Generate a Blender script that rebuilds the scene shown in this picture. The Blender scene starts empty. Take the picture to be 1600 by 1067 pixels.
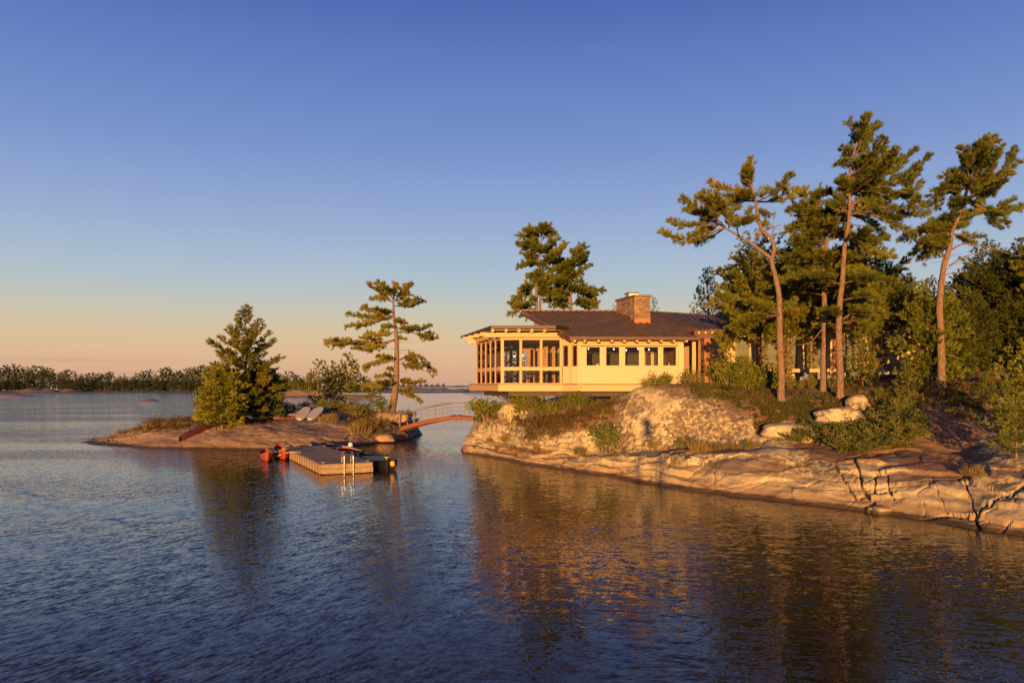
import bpy, math, random
import numpy as np
from mathutils import Vector, noise
from mathutils.bvhtree import BVHTree

random.seed(7)
rng = np.random.default_rng(11)
C = bpy.context.scene.collection
scene = bpy.context.scene
R = math.radians
F = 1200.0      # focal length in photo pixels
H = 4.5         # eye height above the lake
HZ = 601.0      # horizon row of the photo

# ---------------------------------------------------------------- camera, sky, sun, exposure
cam_d = bpy.data.cameras.new("camera")
cam = bpy.data.objects.new("camera", cam_d)
C.objects.link(cam)
cam.location = (0, 0, H)
cam.rotation_euler = (R(90), 0, 0)
cam_d.sensor_width = 36.0
cam_d.lens = 36.0 * F / 1600.0
cam_d.shift_y = (HZ - 533.5) / 1600.0
cam_d.clip_start = 0.1
cam_d.clip_end = 20000
scene.camera = cam

SUN_EL = 2.4
SUN_AZ = 10.0          # the light travels away from the camera and 10 degrees to the right
world = bpy.data.worlds.new("World")
scene.world = world
world.use_nodes = True
wn = world.node_tree.nodes
wl = world.node_tree.links
wn.clear()


def wnode(t, **kw):
    n = wn.new(t)
    for k, v in kw.items():
        setattr(n, k, v)
    return n


w_out = wnode("ShaderNodeOutputWorld")
w_bg = wnode("ShaderNodeBackground")
w_bg.inputs[1].default_value = 0.1
sky = wnode("ShaderNodeTexSky")
sky.sky_type = 'NISHITA'
sky.sun_disc = False
sky.sun_elevation = R(SUN_EL)
sky.sun_rotation = R(180 + SUN_AZ)
sky.altitude = 0
sky.air_density = 1.0
sky.dust_density = 1.0
sky.ozone_density = 2.0
tc = wnode("ShaderNodeTexCoord")
sep = wnode("ShaderNodeSeparateXYZ")
wl.new(tc.outputs["Generated"], sep.inputs[0])
ramp = wnode("ShaderNodeValToRGB")
ramp.color_ramp.interpolation = 'B_SPLINE'


def srgb(r, g, b):
    def f(c):
        c = c / 255.0
        return c / 12.92 if c <= 0.04045 else ((c + 0.055) / 1.055) ** 2.4
    return (f(r), f(g), f(b), 1.0)


SKY = [(0.0, (206, 158, 134)), (0.02, (216, 171, 138)), (0.05, (218, 186, 147)), (0.085, (200, 191, 166)),
       (0.125, (174, 190, 199)), (0.19, (150, 172, 206)), (0.28, (120, 146, 200)), (0.40, (86, 114, 184)),
       (0.47, (72, 98, 168)), (0.62, (56, 68, 112)), (1.0, (36, 42, 64))]
cr = ramp.color_ramp
while len(cr.elements) > 1:
    cr.elements.remove(cr.elements[-1])
cr.elements[0].position = 0.0
cr.elements[0].color = srgb(*SKY[0][1])
for p, c in SKY[1:]:
    e = cr.elements.new(p)
    e.color = srgb(*c)
wl.new(sep.outputs["Z"], ramp.inputs[0])
scl = wnode("ShaderNodeVectorMath", operation='SCALE')
wl.new(ramp.outputs[0], scl.inputs[0])
scl.inputs["Scale"].default_value = 5.75      # undone by the background strength of 0.1
# thin mauve cloud bank low in the north-west
ncl = wnode("ShaderNodeTexNoise")
mp = wnode("ShaderNodeMapping")
mp.inputs["Scale"].default_value = (1.5, 1.5, 45.0)
wl.new(tc.outputs["Generated"], mp.inputs[0])
wl.new(mp.outputs[0], ncl.inputs["Vector"])
ncl.inputs["Scale"].default_value = 1.6
ncl.inputs["Detail"].default_value = 4
cm = wnode("ShaderNodeMapRange")
cm.inputs[1].default_value = 0.50
cm.inputs[2].default_value = 0.62
wl.new(ncl.outputs[0], cm.inputs[0])
band = wnode("ShaderNodeMapRange", interpolation_type='SMOOTHSTEP')
band.inputs[1].default_value = 0.034
band.inputs[2].default_value = 0.018
wl.new(sep.outputs["Z"], band.inputs[0])
west = wnode("ShaderNodeMapRange", interpolation_type='SMOOTHSTEP')
west.inputs[1].default_value = -0.30
west.inputs[2].default_value = -0.50
wl.new(sep.outputs["X"], west.inputs[0])
m1 = wnode("ShaderNodeMath", operation='MULTIPLY')
m2 = wnode("ShaderNodeMath", operation='MULTIPLY')
m3 = wnode("ShaderNodeMath", operation='MULTIPLY')
wl.new(cm.outputs[0], m1.inputs[0]); wl.new(band.outputs[0], m1.inputs[1])
wl.new(m1.outputs[0], m2.inputs[0]); wl.new(west.outputs[0], m2.inputs[1])
wl.new(m2.outputs[0], m3.inputs[0]); m3.inputs[1].default_value = 0.95
mixc = wnode("ShaderNodeMix", data_type='RGBA')
wl.new(m3.outputs[0], mixc.inputs[0])
wl.new(scl.outputs[0], mixc.inputs[6])
cc = srgb(172, 142, 146)
mixc.inputs[7].default_value = (cc[0] * 5.75, cc[1] * 5.75, cc[2] * 5.75, 1)
mixn = wnode("ShaderNodeMix", data_type='RGBA')
mixn.inputs[0].default_value = 0.95
skyscale = wnode("ShaderNodeVectorMath", operation='SCALE')
skyscale.inputs["Scale"].default_value = 1.0
wl.new(sky.outputs[0], skyscale.inputs[0])
wl.new(skyscale.outputs[0], mixn.inputs[6])
wl.new(mixc.outputs[2], mixn.inputs[7])
wl.new(mixn.outputs[2], w_bg.inputs[0])
wl.new(w_bg.outputs[0], w_out.inputs[0])

sun_d = bpy.data.lights.new("sun", 'SUN')
sun_d.energy = 5.0
sun_d.angle = R(0.5)
sun_d.color = (1.0, 0.50, 0.14)
sun = bpy.data.objects.new("sun", sun_d)
C.objects.link(sun)
LD = Vector((math.sin(R(SUN_AZ)) * math.cos(R(SUN_EL)), math.cos(R(SUN_AZ)) * math.cos(R(SUN_EL)), -math.sin(R(SUN_EL))))
sun.rotation_euler = LD.to_track_quat('-Z', 'Y').to_euler()

scene.view_settings.view_transform = 'Standard'
scene.view_settings.look = 'None'
scene.view_settings.exposure = 0.92
scene.view_settings.gamma = 1.0
scene.view_settings.use_curve_mapping = False
scene.cycles.max_bounces = 6
scene.cycles.transparent_max_bounces = 12


# ---------------------------------------------------------------- helpers
def P(px, py, D):
    return Vector(((px - 800) * D / F, D, H - (py - HZ) * D / F))


def tag(o, label=None, cat=None, group=None, kind=None):
    if label: o["label"] = label
    if cat: o["category"] = cat
    if group: o["group"] = group
    if kind: o["kind"] = kind
    return o


def empty(name, loc=(0, 0, 0), label=None, cat=None, group=None, rz=0.0, parent=None):
    o = bpy.data.objects.new(name, None)
    o.empty_display_size = 0.2
    C.objects.link(o)
    o.location = loc
    o.rotation_euler = (0, 0, rz)
    if parent: o.parent = parent
    return tag(o, label, cat, group)


def link(name, me, parent=None, loc=None, rz=0.0, scale=None):
    """links a mesh; loc is in the parent's own frame"""
    o = bpy.data.objects.new(name, me)
    C.objects.link(o)
    if parent: o.parent = parent
    if loc is not None: o.location = loc
    if rz: o.rotation_euler = (0, 0, rz)
    if scale is not None: o.scale = scale
    return o


def mesh_np(name, verts, faces, mat, tint=None, smooth=False, extra=None):
    verts = np.asarray(verts, dtype=np.float32).reshape(-1, 3)
    faces = np.asarray(faces, dtype=np.int32)
    n, k = faces.shape
    me = bpy.data.meshes.new(name)
    me.vertices.add(len(verts))
    me.vertices.foreach_set("co", verts.ravel())
    me.loops.add(n * k)
    me.loops.foreach_set("vertex_index", faces.ravel())
    me.polygons.add(n)
    me.polygons.foreach_set("loop_start", np.arange(0, n * k, k, dtype=np.int32))
    me.polygons.foreach_set("loop_total", np.full(n, k, dtype=np.int32))
    if smooth:
        me.polygons.foreach_set("use_smooth", np.ones(n, dtype=bool))
    me.update(calc_edges=True)
    if mat: me.materials.append(mat)
    if tint is not None:
        a = me.attributes.new("tint", 'FLOAT', 'POINT')
        a.data.foreach_set("value", np.asarray(tint, dtype=np.float32))
    if extra:
        for kx, v in extra.items():
            a = me.attributes.new(kx, 'FLOAT', 'POINT')
            a.data.foreach_set("value", np.asarray(v, dtype=np.float32))
    return me


class MB:
    """collects polygons in the parent's frame and links them as one mesh"""
    def __init__(self):
        self.v, self.f = [], []

    def poly(self, pts):
        b = len(self.v)
        self.v += [tuple(p) for p in pts]
        self.f.append(tuple(range(b, b + len(pts))))

    def prism(self, pts, z0, z1):
        """vertical prism over a plan polygon; z0/z1 numbers or lists per corner"""
        n = len(pts)
        z0 = z0 if isinstance(z0, (list, tuple)) else [z0] * n
        z1 = z1 if isinstance(z1, (list, tuple)) else [z1] * n
        b = len(self.v)
        self.v += [(p[0], p[1], z0[i]) for i, p in enumerate(pts)] + [(p[0], p[1], z1[i]) for i, p in enumerate(pts)]
        a = sum(pts[i][0] * pts[(i + 1) % n][1] - pts[(i + 1) % n][0] * pts[i][1] for i in range(n))
        idx = list(range(n)) if a > 0 else list(range(n))[::-1]
        self.f.append(tuple(b + i for i in idx[::-1]))
        self.f.append(tuple(b + n + i for i in idx))
        for q in range(n):
            i, j = idx[q], idx[(q + 1) % n]
            self.f.append((b + i, b + j, b + n + j, b + n + i))

    def box(self, x0, x1, y0, y1, z0, z1):
        self.prism([(x0, y0), (x1, y0), (x1, y1), (x0, y1)], z0, z1)

    def beam(self, a, b, w, h, up=Vector((0, 0, 1))):
        """bar from a to b, w across and h deep"""
        a, b = Vector(a), Vector(b)
        d = (b - a).normalized()
        s = d.cross(up)
        if s.length < 1e-4: s = Vector((1, 0, 0))
        s.normalize()
        u = s.cross(d).normalized()
        bb = len(self.v)
        for p in (a, b):
            for i, j in ((-1, -1), (1, -1), (1, 1), (-1, 1)):
                self.v.append(tuple(p + s * (i * w / 2) + u * (j * h / 2)))
        self.f += [(bb, bb + 1, bb + 2, bb + 3), (bb + 7, bb + 6, bb + 5, bb + 4)]
        for i in range(4):
            j = (i + 1) % 4
            self.f.append((bb + j, bb + i, bb + 4 + i, bb + 4 + j))

    def tube(self, pts, rad, n=8, cap=True):
        pts = [Vector(p) for p in pts]
        rads = rad if isinstance(rad, (list, tuple)) else [rad] * len(pts)
        b = len(self.v)
        ref = None
        for i, p in enumerate(pts):
            d = (pts[min(i + 1, len(pts) - 1)] - pts[max(i - 1, 0)]).normalized()
            if ref is None:
                ref = Vector((1, 0, 0)) if abs(d.x) < 0.8 else Vector((0, 1, 0))
            s = d.cross(ref).normalized()
            u = d.cross(s).normalized()
            ref = -s.cross(d) if False else ref
            for k in range(n):
                a = 2 * math.pi * k / n
                self.v.append(tuple(p + (s * math.cos(a) + u * math.sin(a)) * rads[i]))
        for i in range(len(pts) - 1):
            for k in range(n):
                k2 = (k + 1) % n
                self.f.append((b + i * n + k, b + i * n + k2, b + (i + 1) * n + k2, b + (i + 1) * n + k))
        if cap:
            self.f.append(tuple(b + k for k in range(n))[::-1])
            self.f.append(tuple(b + (len(pts) - 1) * n + k for k in range(n)))

    def mesh(self, name, mat, smooth=False):
        me = bpy.data.meshes.new(name)
        me.from_pydata(self.v, [], self.f)
        if mat: me.materials.append(mat)
        if smooth:
            for p in me.polygons: p.use_smooth = True
        me.update()
        return me

    def build(self, name, mat, parent=None, smooth=False):
        return link(name, self.mesh(name, mat, smooth), parent)


# ---------------------------------------------------------------- materials
def new_mat(name):
    m = bpy.data.materials.new(name)
    m.use_nodes = True
    nt = m.node_tree
    nt.nodes.clear()
    out = nt.nodes.new("ShaderNodeOutputMaterial")
    b = nt.nodes.new("ShaderNodeBsdfPrincipled")
    nt.links.new(b.outputs[0], out.inputs[0])
    return m, nt, b, out


def N(nt, t, **kw):
    n = nt.nodes.new(t)
    for k, v in kw.items(): setattr(n, k, v)
    return n


def noise_node(nt, scale, detail=4, rough=0.55, vec=None, mscale=None, rot=None, coord="Object"):
    n = N(nt, "ShaderNodeTexNoise")
    n.inputs["Scale"].default_value = scale
    n.inputs["Detail"].default_value = detail
    n.inputs["Roughness"].default_value = rough
    t = N(nt, "ShaderNodeTexCoord")
    src = vec if vec is not None else t.outputs[coord]
    if mscale or rot:
        mpn = N(nt, "ShaderNodeMapping")
        if mscale: mpn.inputs["Scale"].default_value = mscale
        if rot: mpn.inputs["Rotation"].default_value = rot
        nt.links.new(src, mpn.inputs[0])
        src = mpn.outputs[0]
    nt.links.new(src, n.inputs["Vector"])
    return n


def ramp_node(nt, src, stops):
    r = N(nt, "ShaderNodeValToRGB")
    e = r.color_ramp.elements
    while len(e) > 1: e.remove(e[-1])
    e[0].position = stops[0][0]
    e[0].color = (*stops[0][1], 1)
    for p, c in stops[1:]:
        q = e.new(p)
        q.color = (*c, 1)
    nt.links.new(src, r.inputs[0])
    return r


def mixrgb(nt, fac, a, b, mode='MIX'):
    n = N(nt, "ShaderNodeMix", data_type='RGBA', blend_type=mode)
    for i, v in ((0, fac), (6, a), (7, b)):
        if hasattr(v, "is_linked"): nt.links.new(v, n.inputs[i])
        elif i == 0: n.inputs[0].default_value = v
        else: n.inputs[i].default_value = (*v, 1)
    return n.outputs[2]


def maprange(nt, v, a, b, c=0.0, d=1.0, smooth=True):
    n = N(nt, "ShaderNodeMapRange")
    if smooth: n.interpolation_type = 'SMOOTHSTEP'
    nt.links.new(v, n.inputs[0])
    for i, x in enumerate((a, b, c, d)): n.inputs[i + 1].default_value = x
    return n.outputs[0]


def math_n(nt, op, a, b):
    n = N(nt, "ShaderNodeMath", operation=op)
    for i, v in ((0, a), (1, b)):
        if hasattr(v, "is_linked"): nt.links.new(v, n.inputs[i])
        else: n.inputs[i].default_value = v
    return n.outputs[0]


def bump(nt, b, h, strength=0.5, dist=0.02, normal=None):
    n = N(nt, "ShaderNodeBump")
    n.inputs["Strength"].default_value = strength
    n.inputs["Distance"].default_value = dist
    nt.links.new(h, n.inputs["Height"])
    if normal is not None: nt.links.new(normal, n.inputs["Normal"])
    if b is not None: nt.links.new(n.outputs[0], b.inputs["Normal"])
    return n.outputs[0]


def simple(name, col, rough=0.6, var=0.18, scale=6.0, metal=0.0, mscale=None, bmp=0.0):
    m, nt, b, _ = new_mat(name)
    n = noise_node(nt, scale, 5, 0.6, mscale=mscale)
    d = tuple(c * (1 - var) for c in col)
    l = tuple(min(1, c * (1 + var)) for c in col)
    r = ramp_node(nt, n.outputs[0], [(0.3, d), (0.7, l)])
    nt.links.new(r.outputs[0], b.inputs["Base Color"])
    b.inputs["Roughness"].default_value = rough
    b.inputs["Metallic"].default_value = metal
    if bmp: bump(nt, b, n.outputs[0], 0.6, bmp)
    return m


def leaf_mat(name, stops, trans=0.15, rough=0.55):
    m, nt, b, out = new_mat(name)
    a = N(nt, "ShaderNodeAttribute", attribute_name="tint")
    oi = N(nt, "ShaderNodeObjectInfo")
    s = math_n(nt, 'MULTIPLY_ADD', oi.outputs["Random"], 0.40)
    s.node.inputs[2].default_value = -0.18
    v = math_n(nt, 'ADD', a.outputs["Fac"], s)
    r = ramp_node(nt, v, stops)
    nt.links.new(r.outputs[0], b.inputs["Base Color"])
    b.inputs["Roughness"].default_value = rough
    b.inputs["Specular IOR Level"].default_value = 0.3
    t = N(nt, "ShaderNodeBsdfTranslucent")
    nt.links.new(r.outputs[0], t.inputs[0])
    mx = N(nt, "ShaderNodeMixShader")
    mx.inputs[0].default_value = trans
    nt.links.new(b.outputs[0], mx.inputs[1])
    nt.links.new(t.outputs[0], mx.inputs[2])
    nt.links.new(mx.outputs[0], out.inputs[0])
    return m


M = {}
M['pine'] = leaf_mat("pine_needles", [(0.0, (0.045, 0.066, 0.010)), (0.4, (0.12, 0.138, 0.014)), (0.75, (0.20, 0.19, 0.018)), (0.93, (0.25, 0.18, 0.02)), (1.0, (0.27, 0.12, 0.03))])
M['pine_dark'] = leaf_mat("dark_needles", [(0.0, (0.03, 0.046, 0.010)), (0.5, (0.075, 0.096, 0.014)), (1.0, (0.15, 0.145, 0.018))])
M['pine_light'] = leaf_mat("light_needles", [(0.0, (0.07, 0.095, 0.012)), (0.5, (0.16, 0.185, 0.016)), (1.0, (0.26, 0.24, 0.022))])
M['far_pine'] = leaf_mat("far_needles", [(0.0, (0.022, 0.044, 0.024)), (0.5, (0.044, 0.068, 0.030)), (1.0, (0.11, 0.115, 0.035))])
M['leaf'] = leaf_mat("shrub_leaves", [(0.0, (0.045, 0.068, 0.010)), (0.5, (0.12, 0.145, 0.016)), (0.85, (0.21, 0.195, 0.02)), (1.0, (0.24, 0.13, 0.03))])
M['juniper'] = leaf_mat("juniper_sprays", [(0.0, (0.040, 0.062, 0.018)), (0.5, (0.115, 0.135, 0.030)), (0.9, (0.20, 0.19, 0.04)), (1.0, (0.16, 0.09, 0.03))])
M['heath'] = leaf_mat("heath_twigs", [(0.0, (0.05, 0.035, 0.015)), (0.45, (0.10, 0.06, 0.02)), (0.75, (0.13, 0.10, 0.03)), (1.0, (0.07, 0.09, 0.02))])
M['grass'] = leaf_mat("dry_grass", [(0.0, (0.07, 0.07, 0.02)), (0.5, (0.19, 0.14, 0.04)), (1.0, (0.30, 0.21, 0.08))])
M['cover'] = leaf_mat("ground_cover", [(0.0, (0.025, 0.042, 0.010)), (0.5, (0.07, 0.078, 0.016)), (0.8, (0.11, 0.075, 0.02)), (1.0, (0.15, 0.05, 0.02))])


def bark(name, a, b_):
    m, nt, b, _ = new_mat(name)
    n = noise_node(nt, 5.0, 6, 0.65, mscale=(3.5, 3.5, 0.8))
    v = N(nt, "ShaderNodeTexVoronoi")
    v.inputs["Scale"].default_value = 9.0
    mpn = N(nt, "ShaderNodeMapping")
    mpn.inputs["Scale"].default_value = (1.6, 1.6, 0.5)
    t = N(nt, "ShaderNodeTexCoord")
    nt.links.new(t.outputs["Object"], mpn.inputs[0])
    nt.links.new(mpn.outputs[0], v.inputs["Vector"])
    r = ramp_node(nt, n.outputs[0], [(0.3, a), (0.7, b_)])
    c = mixrgb(nt, maprange(nt, v.outputs["Distance"], 0.35, 0.8, 0, .6), r.outputs[0], tuple(x * 0.6 for x in a))
    nt.links.new(c, b.inputs["Base Color"])
    b.inputs["Roughness"].default_value = 0.85
    bump(nt, b, math_n(nt, 'SUBTRACT', n.outputs[0], v.outputs["Distance"]), 0.8, 0.03)
    return m


M['bark'] = bark("pine_bark", (0.13, 0.082, 0.052), (0.27, 0.175, 0.115))
M['bark_pale'] = bark("pale_twig_bark", (0.20, 0.14, 0.10), (0.36, 0.27, 0.20))


def rock_mat(name, base, pale, dark, band=True):
    m, nt, b, _ = new_mat(name)
    geo = N(nt, "ShaderNodeNewGeometry")
    pos = geo.outputs["Position"]
    big = noise_node(nt, 0.35, 5, 0.6, vec=pos)
    mid = noise_node(nt, 2.2, 6, 0.65, vec=pos)
    fine = noise_node(nt, 14.0, 5, 0.7, vec=pos)
    spk = noise_node(nt, 4.5, 6, 0.72, vec=pos)
    c = ramp_node(nt, mid.outputs[0], [(0.25, tuple(x * 0.78 for x in base)), (0.5, base), (0.72, pale)]).outputs[0]
    # vertical runoff streaks
    st = noise_node(nt, 1.6, 4, 0.6, vec=pos, mscale=(2.6, 2.6, 0.22))
    c = mixrgb(nt, maprange(nt, st.outputs[0], 0.52, 0.68, 0, 0.30), c, tuple(x * 0.5 for x in base))
    # dark lichen in specks and sheets, kept off the washed lower rock
    sepz = N(nt, "ShaderNodeSeparateXYZ")
    nt.links.new(pos, sepz.inputs[0])
    wob = math_n(nt, 'MULTIPLY_ADD', big.outputs[0], 0.9)
    wob.node.inputs[2].default_value = -0.45
    zz = math_n(nt, 'SUBTRACT', sepz.outputs[2], wob)
    hi = maprange(nt, zz, 0.5, 1.1)
    thr = maprange(nt, big.outputs[0], 0.40, 0.60, 0.60, 0.45)
    sp = maprange(nt, math_n(nt, 'SUBTRACT', spk.outputs[0], thr), -0.005, 0.05)
    c = mixrgb(nt, math_n(nt, 'MULTIPLY', math_n(nt, 'MULTIPLY', sp, hi), 0.85), c, dark)
    # pale lichen crust
    cr2 = noise_node(nt, 9.0, 5, 0.75, vec=pos)
    c = mixrgb(nt, math_n(nt, 'MULTIPLY', maprange(nt, cr2.outputs[0], 0.57, 0.66), math_n(nt, 'MULTIPLY', hi, 0.55)), c, (0.55, 0.50, 0.36))
    c = mixrgb(nt, 0.35, c, ramp_node(nt, fine.outputs[0], [(0.3, (0.25, 0.25, 0.25)), (0.7, (0.85, 0.85, 0.85))]).outputs[0], 'SOFT_LIGHT')
    mot = noise_node(nt, 11.0, 4, 0.75, vec=pos)
    c = mixrgb(nt, math_n(nt, 'MULTIPLY', hi, maprange(nt, big.outputs[0], 0.38, 0.62, 0.12, 0.62)), c, ramp_node(nt, mot.outputs[0], [(0.36, (0.16, 0.16, 0.16)), (0.5, (0.5, 0.5, 0.5)), (0.62, (0.86, 0.86, 0.86))]).outputs[0], 'OVERLAY')
    lat = N(nt, "ShaderNodeAttribute", attribute_name="lichen")
    ln_ = noise_node(nt, 3.5, 6, 0.75, vec=pos)
    lf = math_n(nt, 'ADD', lat.outputs["Fac"], math_n(nt, 'MULTIPLY_ADD', ln_.outputs[0], 2.2))
    lf.node.inputs[1].links[0].from_node.inputs[2].default_value = -1.1
    c = mixrgb(nt, maprange(nt, lf, 0.45, 0.75, 0, .78), c, (0.15, 0.105, 0.08))
    if band:
        bnd = noise_node(nt, 1.0, 4, 0.6, vec=pos, mscale=(0.35, 0.35, 7.0))
        c = mixrgb(nt, maprange(nt, zz, 0.9, 1.5, 0.55, 0.0), c, ramp_node(nt, bnd.outputs[0], [(0.36, (0.22, 0.20, 0.18)), (0.55, (0.5, 0.5, 0.5)), (0.66, (0.68, 0.66, 0.60))]).outputs[0], 'OVERLAY')
        w2 = math_n(nt, 'MULTIPLY_ADD', mid.outputs[0], 0.16)
        w2.node.inputs[2].default_value = -0.08
        zb = math_n(nt, 'ADD', sepz.outputs[2], w2)
        c = mixrgb(nt, maprange(nt, zb, 0.34, 0.52, 0.55, 0.0), c, (0.31, 0.19, 0.10))
        c = mixrgb(nt, maprange(nt, zb, 0.08, 0.17, 0.88, 0.0), c, (0.045, 0.028, 0.02))
    att = N(nt, "ShaderNodeAttribute", attribute_name="soil")
    sn = noise_node(nt, 24.0, 5, 0.8, vec=pos)
    soil = ramp_node(nt, sn.outputs[0], [(0.30, (0.09, 0.052, 0.032)), (0.50, (0.21, 0.125, 0.075)), (0.60, (0.29, 0.185, 0.11)), (0.67, (0.55, 0.44, 0.30))]).outputs[0]
    edge = math_n(nt, 'ADD', att.outputs["Fac"], math_n(nt, 'MULTIPLY_ADD', mid.outputs[0], 0.8))
    edge.node.inputs[1].links[0].from_node.inputs[2].default_value = -0.4
    c = mixrgb(nt, maprange(nt, edge, 0.42, 0.58), c, soil)
    cra = N(nt, "ShaderNodeAttribute", attribute_name="crack")
    c = mixrgb(nt, math_n(nt, 'MULTIPLY', cra.outputs["Fac"], 0.55), c, (0.06, 0.035, 0.02))
    nt.links.new(c, b.inputs["Base Color"])
    b.inputs["Roughness"].default_value = 0.8
    b.inputs["Specular IOR Level"].default_value = 0.3
    h = math_n(nt, 'ADD', math_n(nt, 'MULTIPLY', mid.outputs[0], 1.0), math_n(nt, 'MULTIPLY', fine.outputs[0], 0.25))
    bump(nt, b, h, 0.6, 0.05)
    return m


M['rock'] = rock_mat("granite", (0.40, 0.325, 0.205), (0.57, 0.495, 0.33), (0.085, 0.062, 0.045))
M['rock_pink'] = rock_mat("pink_granite", (0.34, 0.23, 0.155), (0.45, 0.33, 0.225), (0.09, 0.06, 0.05))
M['rock_far'] = rock_mat("far_granite", (0.20, 0.14, 0.11), (0.28, 0.20, 0.15), (0.10, 0.08, 0.06), band=False)

M['cream'] = simple("cream_painted_siding", (0.52, 0.395, 0.24), 0.55, 0.06, 3.0, mscale=(1, 1, 8))
M['cream2'] = simple("pale_wood", (0.48, 0.315, 0.165), 0.6, 0.12, 4.0, mscale=(3, 3, 3), bmp=0.004)
M['wood_red'] = simple("reddish_stained_wood", (0.24, 0.075, 0.035), 0.55, 0.22, 5.0, mscale=(1, 4, 4))
M['wood_in'] = simple("interior_wood", (0.40, 0.18, 0.08), 0.6, 0.25, 3.0, mscale=(2, 2, 0.5))
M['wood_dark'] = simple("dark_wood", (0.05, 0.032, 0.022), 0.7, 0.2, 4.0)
M['ceiling'] = simple("pale_ceiling", (0.45, 0.36, 0.26), 0.7, 0.08, 3.0)
M['dock_top'] = simple("weathered_planks", (0.23, 0.165, 0.125), 0.75, 0.30, 5.0, mscale=(1, 6, 1), bmp=0.003)
M['dock_side'] = simple("dock_fascia_wood", (0.28, 0.195, 0.125), 0.75, 0.40, 4.0, mscale=(1, 1, 5), bmp=0.004)
M['bridge'] = simple("bridge_timber", (0.17, 0.062, 0.036), 0.6, 0.2, 4.0)
M['metal'] = simple("galvanised_rail", (0.45, 0.40, 0.33), 0.35, 0.08, 8.0, metal=0.6)
M['bright_metal'] = simple("polished_ladder_rail", (0.55, 0.50, 0.40), 0.25, 0.05, 8.0, metal=0.8)
M['red_hull'] = simple("red_hull_paint", (0.27, 0.045, 0.02), 0.35, 0.15, 5.0)
M['dull_red_hull'] = simple("dull_red_hull", (0.11, 0.028, 0.02), 0.45, 0.2, 3.0)
M['green_hull'] = simple("faded_green_hull", (0.16, 0.16, 0.06), 0.5, 0.15, 3.0)
M['black_hull'] = simple("black_hull", (0.018, 0.018, 0.020), 0.35, 0.15, 3.0)
M['blue_hull'] = simple("blue_grey_hull", (0.09, 0.12, 0.22), 0.35, 0.1, 3.0)
M['white'] = simple("white_gelcoat", (0.62, 0.60, 0.56), 0.35, 0.06, 4.0)
M['board'] = simple("pale_board_deck", (0.50, 0.46, 0.44), 0.4, 0.08, 3.0)
M['wood_thwart'] = simple("ash_thwart", (0.42, 0.27, 0.12), 0.5, 0.15, 5.0)
M['yellow'] = simple("yellow_plastic", (0.60, 0.34, 0.03), 0.4, 0.05, 5.0)
M['rope'] = simple("pale_rope", (0.62, 0.52, 0.36), 0.8, 0.1, 20.0)
M['stone'] = None
M['wing_backing'] = simple('grey_pane_backing', (0.20, 0.19, 0.17), 0.7, 0.2, 2.0)  # opaque grey behind the wing panes; the look of dark glass is painted in
M['copper'] = simple("copper_flashing", (0.20, 0.075, 0.04), 0.4, 0.2, 3.0, metal=0.5)
M['skin'] = simple("skin", (0.45, 0.27, 0.19), 0.6, 0.05, 5.0)
M['cloth'] = simple("navy_jacket", (0.03, 0.04, 0.08), 0.8, 0.15, 8.0)


def roof_mat():
    m, nt, b, _ = new_mat("brown_metal_roofing")
    n = noise_node(nt, 1.2, 5, 0.6)
    n2 = noise_node(nt, 7.0, 4, 0.6, mscale=(1, .3, 1))
    c = ramp_node(nt, n.outputs[0], [(0.3, (0.075, 0.050, 0.042)), (0.7, (0.13, 0.088, 0.072))]).outputs[0]
    c = mixrgb(nt, 0.3, c, ramp_node(nt, n2.outputs[0], [(0.3, (0.2, 0.2, 0.2)), (0.7, (0.8, 0.8, 0.8))]).outputs[0], 'SOFT_LIGHT')
    nt.links.new(c, b.inputs["Base Color"])
    b.inputs["Metallic"].default_value = 0.1
    b.inputs["Roughness"].default_value = 0.5
    bump(nt, b, n2.outputs[0], 0.3, 0.01)
    return m


M['roof'] = roof_mat()
M['fascia_red'] = simple('dark_red_fascia', (0.085, 0.032, 0.022), 0.6, 0.2, 4.0)
M['roof_edge'] = simple('dark_roof_edge', (0.03, 0.019, 0.016), 0.55, 0.15, 3.0)


def stone_mat():
    m, nt, b, _ = new_mat("ledge_stone")
    g = N(nt, "ShaderNodeNewGeometry")
    n = noise_node(nt, 6.0, 5, 0.6)
    r = ramp_node(nt, g.outputs["Random Per Island"], [(0.0, (0.11, 0.07, 0.055)), (0.35, (0.20, 0.13, 0.09)), (0.7, (0.29, 0.19, 0.12)), (1.0, (0.17, 0.105, 0.085))])
    c = mixrgb(nt, 0.4, r.outputs[0], ramp_node(nt, n.outputs[0], [(0.3, (0.2, 0.2, 0.2)), (0.7, (0.8, 0.8, 0.8))]).outputs[0], 'SOFT_LIGHT')
    nt.links.new(c, b.inputs["Base Color"])
    b.inputs["Roughness"].default_value = 0.85
    return m


M['stone'] = stone_mat()


def glass_mat():
    m, nt, b, out = new_mat("window_glass")
    nt.nodes.remove(b)
    tr = N(nt, "ShaderNodeBsdfTransparent")
    tr.inputs[0].default_value = (0.88, 0.90, 0.88, 1)
    gl = N(nt, "ShaderNodeBsdfGlossy")
    gl.inputs["Roughness"].default_value = 0.015
    fr = N(nt, "ShaderNodeFresnel")
    fr.inputs[0].default_value = 1.38
    f2 = math_n(nt, 'MULTIPLY_ADD', fr.outputs[0], 1.0)
    f2.node.inputs[2].default_value = 0.0
    mx = N(nt, "ShaderNodeMixShader")
    nt.links.new(f2, mx.inputs[0])
    nt.links.new(tr.outputs[0], mx.inputs[1])
    nt.links.new(gl.outputs[0], mx.inputs[2])
    nt.links.new(mx.outputs[0], out.inputs[0])
    return m


M['glass'] = glass_mat()


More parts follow.
